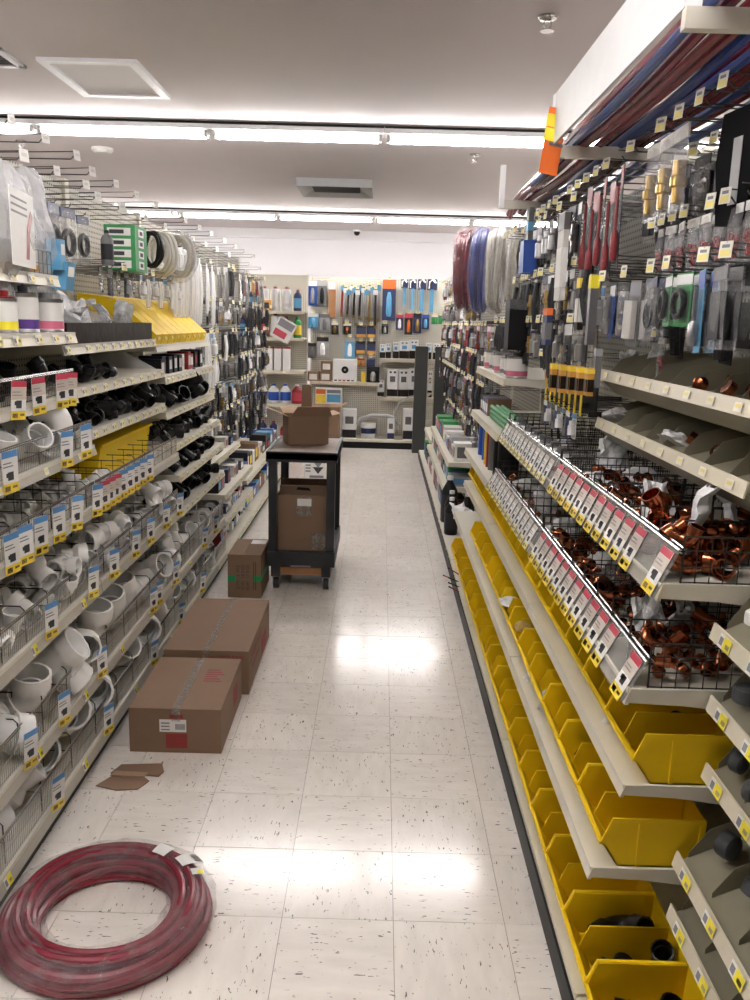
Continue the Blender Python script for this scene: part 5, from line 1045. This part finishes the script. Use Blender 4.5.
# packs on the farther pegboards
for zz, st, ymin in ((2.05, .2, 6.8), (1.80, .17, 6.7), (1.60, .16, 5.3), (1.40, .16, 5.45), (1.2, .16, 5.45), (1.0, .17, 5.45), (.8, .18, 5.45)):
    y = ymin
    while y < 9.9:
        kk = q.choice(RK+['pk_pink', 'pk_red', 'pk_white']); hr(kk, .68 if zz > 1.1 else .75, y, zz, PKN[kk]+' hanging on the right pegboard beyond the pipe coils', 1 if q.random() < .6 else 2, q.uniform(.95, 1.2), .05, 'packs beyond the hanging pipe coils'); y += st*q.uniform(.9, 1.2)
for k in (5, 6): Rs(k, .30, .52, labels=('pale', 8)); Rs(k, .50, .55, labels=('pale', 8))
for k in (7,): Rs(k, .34, .55, labels=('pale', 8))
for zz, x, y0, y1 in ((.0905, .53, 6.75, 9.9), (.3365, .56, 6.6, 8.9), (.5365, .59, 6.6, 8.9)):
    y = y0
    while y < y1:
        wv = q.uniform(.10, .26); hh = q.uniform(.08, .17); c_ = q.choice(('paper', 'paper', 'offwhite', 'grey_light', 'navy', 'green', 'charcoal'))
        o = thing('small_box', '%s box on the low right shelves behind the black bottles' % {'paper': 'white', 'offwhite': 'cream', 'charcoal': 'dark grey', 'grey_light': 'light grey'}.get(c_, c_), 'box', (x+.10, y+wv/2, zz), group='boxes behind the black bottles')
        add('body', MB().box((-.09, -wv/2, 0), (.09, wv/2, hh)).build('body', c_), o, Z0, local=True); add('face_label', MB().box((-.091, -wv*.4, hh*.2), (-.09, wv*.3, hh*.75)).box((-.07, -wv/2-.001, hh*.2), (.06, -wv/2, hh*.8)).build('face_label', q.choice(('pink', 'red', 'blue_tag', 'grey', 'sticker'))), o, Z0, local=True); y += wv+.02
for x, y, s_ in ((.545, 6.02, .95), (.56, 6.2, 1.0), (.56, 6.42, 1.25), (.67, 6.12, 1.0)): spawn('bottle_black', (x, y, .0905), sc=s_, label='black bottle with white cap on the base deck beside the white paper bag', group='black bottles on the base deck')
p = at(453, 500, 0, .62); spawn('limp1', (.60, 5.60, .30), (.2, .9, 2.0), 1.2, 'white paper bag on the far yellow bins beside black bottles')
# --- dark grey posts near the back
for (u0, u1, yy, lab, ztop) in ((413, 425.5, 10.54, 'dark grey slotted metal post standing on the floor near the back shelving', 1.33), (433, 445, 10.54, 'dark grey slotted metal post beside the right run pegboard', 1.33)):
    a, b = at(u0, 420, 1, yy), at(u1, 420, 1, yy); o = thing('metal_post', lab, 'post', ((a.x+b.x)/2, yy+.05, 0)); w_ = (b.x-a.x)/2
    add('column', MB().box((-w_, -.05, 0), (w_, .05, ztop)).build('column', 'post_grey'), o, Z0, local=True); add('slot_strip', MB().box((w_, -.03, .1), (w_+.006, .03, ztop-.05)).build('slot_strip', 'cream'), o, Z0, local=True)
    for k in range(6): add('shelf_bracket', MB().prism([(w_+.006, .25+k*.17), (w_+.09, .25+k*.17), (w_+.006, .19+k*.17)], 1, -.004, .004).build('shelf_bracket', 'cream'), o, Z0, local=True)
# ------------------------------------------------------------------ back shelving
YP = 11.22; BX0 = at(304, 340, 1, 10.35).x+.006
bk = thing('back_shelving', 'cream pegboard shelving with shelves across the end of the aisle', 'shelving', (0, 11.05, 0))
addw('back_panel', MB().box((BX0, YP, .1), (.25, YP+.012, 2.16)), ['peg_back'], bk); addw('back_panel', MB().box((.25, YP, .1), (1.25, YP+.012, 2.16)), ['peg_back'], bk)
for x in (BX0+.012, -.02, 1.24): addw('upright', MB().box((x-.012, YP-.015, 0), (x+.012, YP+.03, 2.17)), ['cream'], bk)
addw('kick_plate', MB().box((BX0, 10.83, 0), (1.25, 10.845, .085)), ['kick'], bk); addw('base_deck', MB().box((BX0, 10.81, .085), (1.25, YP, .12)), ['cream'], bk)
def cz(x, y): return (290+x/4.69, 260+y/4.69)
def bshelf(x0, x1, z, yf):
    d = addw('shelf', MB().box((x0, yf, z-.012), (x1, YP, z)), ['cream'], bk); addw('price_strip', MB().box((x0, yf-.006, z-.04), (x1, yf, z+.002)), ['lip'], d)
zL = at(*cz(260, 572), 1, 10.95).z; zR1 = at(*cz(500, 464), 1, 10.98).z; zR2 = at(*cz(500, 645), 1, 10.95).z
bshelf(BX0+.02, -.03, zL, 10.95); bshelf(-.01, 1.2, zR1, 10.98); bshelf(-.01, 1.2, zR2, 10.95)
q = random.Random(77)
def bpack(box, mats, lab, name='carded_pack', yf=None, d=.05, z=None, cat='package', grp=None, lower=None):
    x0, y0, x1, y1 = box; yf = yf or YP-.09
    a, b = at(*cz(x0, y0), 1, yf), at(*cz(x1, y1), 1, yf); zb = z if z is not None else b.z; h = a.z-zb; w = b.x-a.x; xm = (a.x+b.x)/2
    o = thing(name, lab, cat, (xm, yf+d/2, zb), group=grp)
    add('body', MB().box((-w/2, -d/2, 0), (w/2, d/2, h)).build('body', mats[0]), o, Z0, local=True)
    if len(mats) > 1: add('header', MB().box((-w/2, -d/2-.002, h*.78), (w/2, -d/2, h*.99)).build('header', mats[1]), o, Z0, local=True)
    if len(mats) > 2: add('product', MB().lathe([(w*.16, h*.1), (w*.22, h*.2), (w*.2, h*.55), (w*.1, h*.7)], 10).build('product', mats[2]), o, (0, -d/2-.004, 0), Z0, 1, True)
    if lower: add('lower_panel', MB().box((-w/2, -d/2-.002, h*.03), (w/2, -d/2, h*lower[1])).build('lower_panel', lower[0]), o, Z0, local=True)
    if z is None: hk = add('peg_hook', HOOK[.12], bk, (xm, YP, zb+h-.01), (0, 0, -H90)); add('price_tag', LBL['hook'], hk, (.13, 0, .03), Z0, 1.4, True)
    return o
for box, mats, lab in (((35, 95, 78, 235), ('charcoal', 'navy', 'red'), 'dark card with red tube hanging on the back pegboard'), ((85, 95, 127, 215), ('blue', 'white', 'steel'), 'blue card with white tool hanging on the back pegboard'), ((130, 95, 170, 215), ('grey', 'grey_light', 'black'), 'grey card with black tool hanging on the back pegboard'),
    ((182, 100, 212, 270), ('wood', 'paper'), 'long copper brown strip pack hanging on the back pegboard'), ((436, 92, 492, 285), ('navy', 'orange', 'sky'), 'long navy and orange pack hanging on the back pegboard'),
    ((84, 250, 132, 322), ('sky', 'paper', 'sky'), 'light blue disc pack hanging on the back pegboard'), ((140, 252, 186, 335), ('grey_light', 'grey', 'grey'), 'light grey coil pack hanging on the back pegboard'), ((195, 292, 226, 350), ('charcoal', 'paper', 'brass'), 'dark card with brass part beside the light grey coil pack'), ((250, 296, 286, 350), ('brown_tray', 'paper', 'copper'), 'brown card under the hanging hoses'),
    ((430, 298, 460, 346), ('charcoal', 'grey', 'steel'), 'small dark card under the long navy and orange pack'), ((498, 255, 530, 328), ('navy', 'red_tag', 'white'), 'navy card with white part under the faucet handles'), ((540, 250, 573, 350), ('charcoal', 'red_tag', 'orange'), 'black card with orange part under the faucet handles'), ((580, 250, 615, 345), ('navy', 'charcoal', 'brass'), 'black card with brass part under the faucet handles'), ((620, 255, 652, 326), ('navy', 'blue', 'sky'), 'dark blue card under the faucet handles'), ((665, 258, 692, 302), ('green', 'paper', 'green'), 'small green card beside the dark blue card'), ((697, 260, 722, 302), ('green', 'grey', 'green'), 'small green card close to the right run'),
    ((84, 388, 122, 460), ('grey', 'charcoal', 'grey'), 'grey hanging pack above the white labelled boxes'), ((126, 360, 180, 456), ('grey_light', 'charcoal', 'white'), 'grey pack with white bars hanging above the boxes'), ((258, 362, 303, 462), ('sky', 'grey_light', 'white'), 'pale blue carded faucet part above the white square box'), ((316, 460, 350, 500), ('orange_dark', 'red', 'wood'), 'small orange card beside the white square box'), ((360, 456, 398, 500), ('navy', 'ink_grey'), 'navy card directly above the black box')):
    bpack(box, mats, lab)
for box in ((312, 306, 354, 366), (362, 306, 400, 366), (311, 380, 351, 442), (362, 380, 400, 446)): bpack(box, ('navy', 'charcoal'), 'navy card with orange lower edge hanging right of the hoses', grp='navy and orange cards', lower=('orange_dark', .3))
for box in ((522, 92, 551, 214), (560, 92, 590, 232), (602, 92, 636, 240), (646, 92, 686, 246)):
    x0, y0, x1, y1 = box; a, b = at(*cz(x0, y0), 1, YP-.08), at(*cz(x1, y1), 1, YP-.08); h = a.z-b.z; w = b.x-a.x
    o = thing('faucet_pack', 'chrome faucet with long pale handle hanging on the back pegboard', 'package', ((a.x+b.x)/2, YP-.06, b.z), group='faucets on the back pegboard')
    add('handle', MB().box((-w*.2, -.01, 0), (w*.2, .01, h*.7)).build('handle', 'sky'), o, Z0, local=True); add('spout', MB().tube([(-w*.3, -.02, h*.72), (-w*.3, -.02, h*.92), (0, -.02, h), (w*.3, -.02, h*.9)], .016, 8).build('spout', 'chrome'), o, Z0, local=True); add('card', MB().box((-w*.5, .012, h*.68), (w*.5, .014, h*1.02)).build('card', 'navy'), o, Z0, local=True)
for i in range(13):
    x = 240+i*14; top = 122+(i % 3)*10; bot = 240+((i*37) % 70); a, b = at(*cz(x+8, top), 1, YP-.08), at(*cz(x, bot+10), 1, YP-.08); mt = ('red', 'steel', 'charcoal', 'steel', 'brown_tray', 'steel', 'charcoal', 'steel', 'steel', 'brass', 'steel', 'charcoal', 'steel')[i]
    o = thing('supply_hose', {'red': 'red', 'steel': 'braided steel', 'charcoal': 'dark grey', 'brown_tray': 'brown', 'brass': 'brass coloured'}[mt]+' supply hose hanging in the bunch on the back pegboard', 'hose', (a.x, YP-.07-.012*(i % 3), a.z), group='supply hoses on the back pegboard')
    h = a.z-b.z; dx = (b.x-a.x)*(1 if i < 7 else -.6)
    add('hose', MB().tube([(0, 0, 0), (dx*.2, 0, -h*.3), (dx*.7, 0, -h*.7), (dx, 0, -h)], .014, 8).build('hose', mt), o, Z0, local=True); add('fitting', MB().tube([(dx, 0, -h), (dx*1.02, 0, -h-.04)], .018, 8).build('fitting', 'brass'), o, Z0, local=True); add('header', MB().box((-.03, -.02, -.06), (.03, -.016, .0)).build('header', ('sky', 'paper')[i % 2]), o, Z0, local=True)
    hk = add('peg_hook', HOOK[.12], bk, (a.x, YP, a.z+.005), (0, 0, -H90)); add('price_tag', LBL['hook'], hk, (.13, 0, .03), Z0, 1.3, True)
# boxes on the left shelf
for box, zz in (((82, 522, 135, 566), zL), ((140, 522, 193, 566), zL), ((146, 474, 196, 518), None)):
    if zz is None: zz = at(*cz(150, 520), 1, 10.98).z
    o = bpack(box, ('cardboard',), 'small brown box with white label beside the white square box', 'small_box', 10.98, .14, zz, 'box', 'brown boxes beside the white square box'); 
    bb = o.children[0].bound_box; w, h = bb[4][0]-bb[0][0], bb[1][2]-bb[0][2]; add('face_label', MB().box((-w*.34, -.0712, h*.15), (w*.34, -.07, h*.75)).build('face_label', 'paper'), o, Z0, local=True)
o = bpack((203, 464, 312, 570), ('white',), 'white square box with black round mark on the back shelf', 'white_box', 10.97, .12, zL, 'box')
bb = o.children[0].bound_box; w, h = bb[4][0]-bb[0][0], bb[1][2]-bb[0][2]
add('round_mark', MB().lathe([(w*.15, 0), (w*.15, .002)], 24, M=Matrix.Translation((0, -.0605, h*.53)) @ Euler((H90, 0, 0)).to_matrix().to_4x4()).build('round_mark', 'black'), o, Z0, local=True); add('mark_centre', MB().lathe([(w*.04, 0), (w*.04, .001)], 14, M=Matrix.Translation((0, -.0628, h*.53)) @ Euler((H90, 0, 0)).to_matrix().to_4x4()).build('mark_centre', 'grey_light'), o, Z0, local=True)
for k in range(5): add('print_line', MB().box((-w*.45+k*w*.18, -.0612, h*.03), (-w*.33+k*w*.18, -.06, h*.09)).build('print_line', ('brown_tray', 'grey', 'red')[k % 3]), o, Z0, local=True)
bpack((361, 502, 418, 574), ('black', 'charcoal', 'steel'), 'black box with small picture beside the white square box', 'black_box', 10.97, .12, zL, 'box')
bpack((334, 526, 353, 572), ('yellow',), 'small yellow pack between the white and black boxes', 'yellow_pack', 10.98, .05, zL, 'package')
for box, zz, g in (((422, 396, 446, 462), zR1, 0), ((450, 392, 473, 462), zR1, 0), ((484, 386, 509, 462), zR1, 0), ((515, 380, 558, 462), zR1, 0), ((562, 376, 600, 462), zR1, 0), ((640, 390, 662, 462), zR1, 0), ((672, 392, 700, 462), zR1, 0), ((412, 562, 440, 645), zR2, 1), ((458, 512, 503, 645), zR2, 1), ((510, 514, 555, 645), zR2, 1), ((560, 510, 602, 645), zR2, 1), ((620, 520, 642, 645), zR2, 1), ((648, 520, 664, 645), zR2, 1)):
    o = bpack(box, ('white',), 'white faucet box with dark lower band on the %s right back shelf' % ('lower' if g else 'upper'), 'faucet_box', 11.0, .11, zz, 'box', 'faucet boxes on the back shelves', lower=('brown_tray', .45 if not g else .28))
    bb = o.children[0].bound_box; w, h = bb[4][0]-bb[0][0], bb[1][2]-bb[0][2]; add('picture', MB().box((-w*.25, -.0562, h*.55), (w*.25, -.055, h*.75)).build('picture', ('sky', 'grey')[g]), o, Z0, local=True)
    for sx in (-1, 1): add('print_line', MB().box((sx*w*.2-w*.1, -.0562, h*.86), (sx*w*.2+w*.1, -.055, h*.93)).build('print_line', 'ink'), o, Z0, local=True)
# things low down: poster box, rolls, boxes on the base deck
o = bpack((120, 600, 242, 690), ('white',), 'white display box with orange and yellow panel below the back shelf', 'display_box', 10.9, .2, .12, 'box')
bb = o.children[0].bound_box; w, h = bb[4][0]-bb[0][0], bb[1][2]-bb[0][2]
for a, b, mt in (((-w*.48, h*.88), (-w*.12, h*.98), 'orange'), ((-w*.48, h*.70), (-w*.12, h*.87), 'yellow'), ((-w*.06, h*.9), (w*.45, h*.97), 'ink_grey'), ((-w*.06, h*.72), (w*.45, h*.88), 'sky')): add('printed_panel', MB().box((a[0], -.1015, a[1]), (b[0], -.1, b[1])).build('printed_panel', mt), o, Z0, local=True)
def c4(x, y): return (220+x/2.885, 220+y/2.885)
for box, mats, lab in (((354, 545, 392, 620), ('white', 'charcoal'), 'white faucet box standing on the base deck'), ((530, 545, 556, 615), ('white', 'charcoal'), 'narrow white box near the dark post on the base deck'), ((484, 572, 502, 618), ('white', 'navy'), 'tiny white box beside the white bucket')):
    (ua, va), (ub, vb) = c4(box[0], box[1]), c4(box[2], box[3]); a, b = at(ua, va, 1, 10.86), at(ub, vb, 1, 10.86); w, h = b.x-a.x, a.z-.12
    o = thing('product_box', lab, 'box', ((a.x+b.x)/2, 10.91, .12)); add('body', MB().box((-w/2, -.05, 0), (w/2, .05, h)).build('body', mats[0]), o, Z0, local=True); add('lower_panel', MB().box((-w/2, -.0515, h*.03), (w/2, -.05, h*.3)).build('lower_panel', mats[1]), o, Z0, local=True); add('picture', MB().box((-w*.3, -.0515, h*.5), (w*.3, -.05, h*.75)).build('picture', 'grey'), o, Z0, local=True)
a = at(*c4(427, 625), 1, 10.92)
o = thing('white_bucket', 'white bucket with navy label holding grey hose on the base deck', 'bucket', (a.x, 11.0, .12)); add('body', MB().lathe([(.09, 0), (.10, .19)], 20).build('body', 'white'), o, Z0, local=True); add('label', MB().lathe([(.098, .06), (.1005, .13)], 20).build('label', 'navy'), o, Z0, local=True)
tag(addw('grey_hose', MB().tube([at(*c4(*p), 1, 10.9) for p in ((395, 590), (410, 572), (440, 564), (480, 566), (505, 572), (515, 590))], .026, 8), ['grey_light']), 'thick grey drain hose laid over the white bucket', 'hose')
tag(addw('thin_hose', MB().tube([at(*c4(*p), 1, 10.88) for p in ((515, 605), (503, 590), (505, 550), (520, 525), (545, 510), (560, 508))], .010, 8), ['grey_light']), 'thin grey hose curving up from the base deck', 'hose')
# ------------------------------------------------------------------ bottle shelves left of the back pegboard
bs = thing('bottle_shelving', 'cream shelving unit of bottles and jugs left of the back pegboard', 'shelving', (-1.55, 10.6, 0)); XE = at(304, 340, 1, 10.35).x
addw('back_panel', MB().box((-2.3, 10.88, .1), (XE, 10.892, 2.16)), ['peg_back'], bs); addw('kick_plate', MB().box((-2.3, 10.38, 0), (XE, 10.392, .08)), ['kick'], bs); addw('base_deck', MB().box((-2.3, 10.35, .08), (XE, 10.88, .115)), ['cream'], bs)
for x in (XE-.012, -2.29): addw('upright', MB().box((x-.012, 10.86, 0), (x+.012, 10.90, 2.17)), ['cream'], bs)
zs = [at(285, v, 1, 10.35).z for v in (311, 338, 371, 404)]
for z in zs:
    d = addw('shelf', MB().box((-2.3, 10.35, z-.012), (XE, 10.88, z)), ['cream'], bs); addw('price_strip', MB().box((-2.3, 10.344, z-.035), (XE, 10.35, z+.004)), ['lip'], d)
rows = [(zs[0], ('tall_white', 'tall_white', 'tall_white', 'spray_blue'), 'on the top bottle shelf'), (zs[1], ('spray_dark', 'tall_white', 'spray_blue', 'spray_green'), 'on the second bottle shelf'), (zs[3], ('jug_white', 'jug_white', 'jug_red', 'jug_red'), 'on the jug shelf'), (.115, ('jug_white', 'spray_blue', 'jug_red'), 'on the base of the bottle shelves')]
BN = dict(tall_white='tall white bottle with red cap', spray_blue='navy bottle with red cap', spray_dark='dark bottle with white cap', spray_green='green bottle with yellow label', jug_white='white jug with blue label', jug_red='red jug with white cap')
for z, ks, wh in rows:
    x = XE-.09; i = 0
    while x > -1.95:
        kk = ks[-1-(i//2) % len(ks)] if 'jug' in ks[0] else ks[-1-i % len(ks)]; sp = .145 if 'jug' in kk else .135
        if z == zs[3]: kk = 'jug_red' if i < 1 else 'jug_white'
        spawn(kk, (x, 10.45+.02*(i % 2), z+.0005), (0, 0, i), .78 if 'jug' in kk else .95, BN[kk]+' '+wh, group=wh); x -= sp; i += 1
for i in range(7):
    o = thing('white_carton', 'slim white upright box with red top on the third bottle shelf', 'box', (XE-.22-i*.105, 10.46, zs[2]), group='slim white boxes on the third bottle shelf'); add('body', MB().box((-.042, -.06, 0), (.042, .06, .28)).build('body', 'white'), o, Z0, local=True); add('red_top', MB().box((-.043, -.061, .265), (.043, .061, .283)).build('red_top', 'red'), o, Z0, local=True)
o = thing('sign_card', 'tilted printed sign card hanging in front of the bottles', 'sign', (at(283, 330, 1, 10.25).x, 10.33, at(283, 330, 1, 10.25).z)); add('board', MB().box((-.12, -.003, -.13), (.12, .0, .13)).build('board', 'paper'), o, Z0, (0, .5, 0), 1, True); add('print', MB().box((-.1, -.0045, .02), (.1, -.003, .11)).build('print', 'ink_grey'), o, Z0, (0, .5, 0), 1, True); add('print', MB().box((-.1, -.0045, -.1), (.06, -.003, -.02)).build('print', 'red_tag'), o, Z0, (0, .5, 0), 1, True)
a = at(266, 305, 1, 10.3); o = thing('price_card', 'orange price card in front of the top bottle shelf', 'sign', (a.x, 10.335, a.z)); add('card', MB().box((-.06, -.003, -.06), (.06, 0, .06)).build('card', 'orange_dark'), o, Z0, local=True); add('print', MB().box((-.03, -.0042, -.04), (.03, -.003, .03)).build('print', 'ink'), o, Z0, local=True)
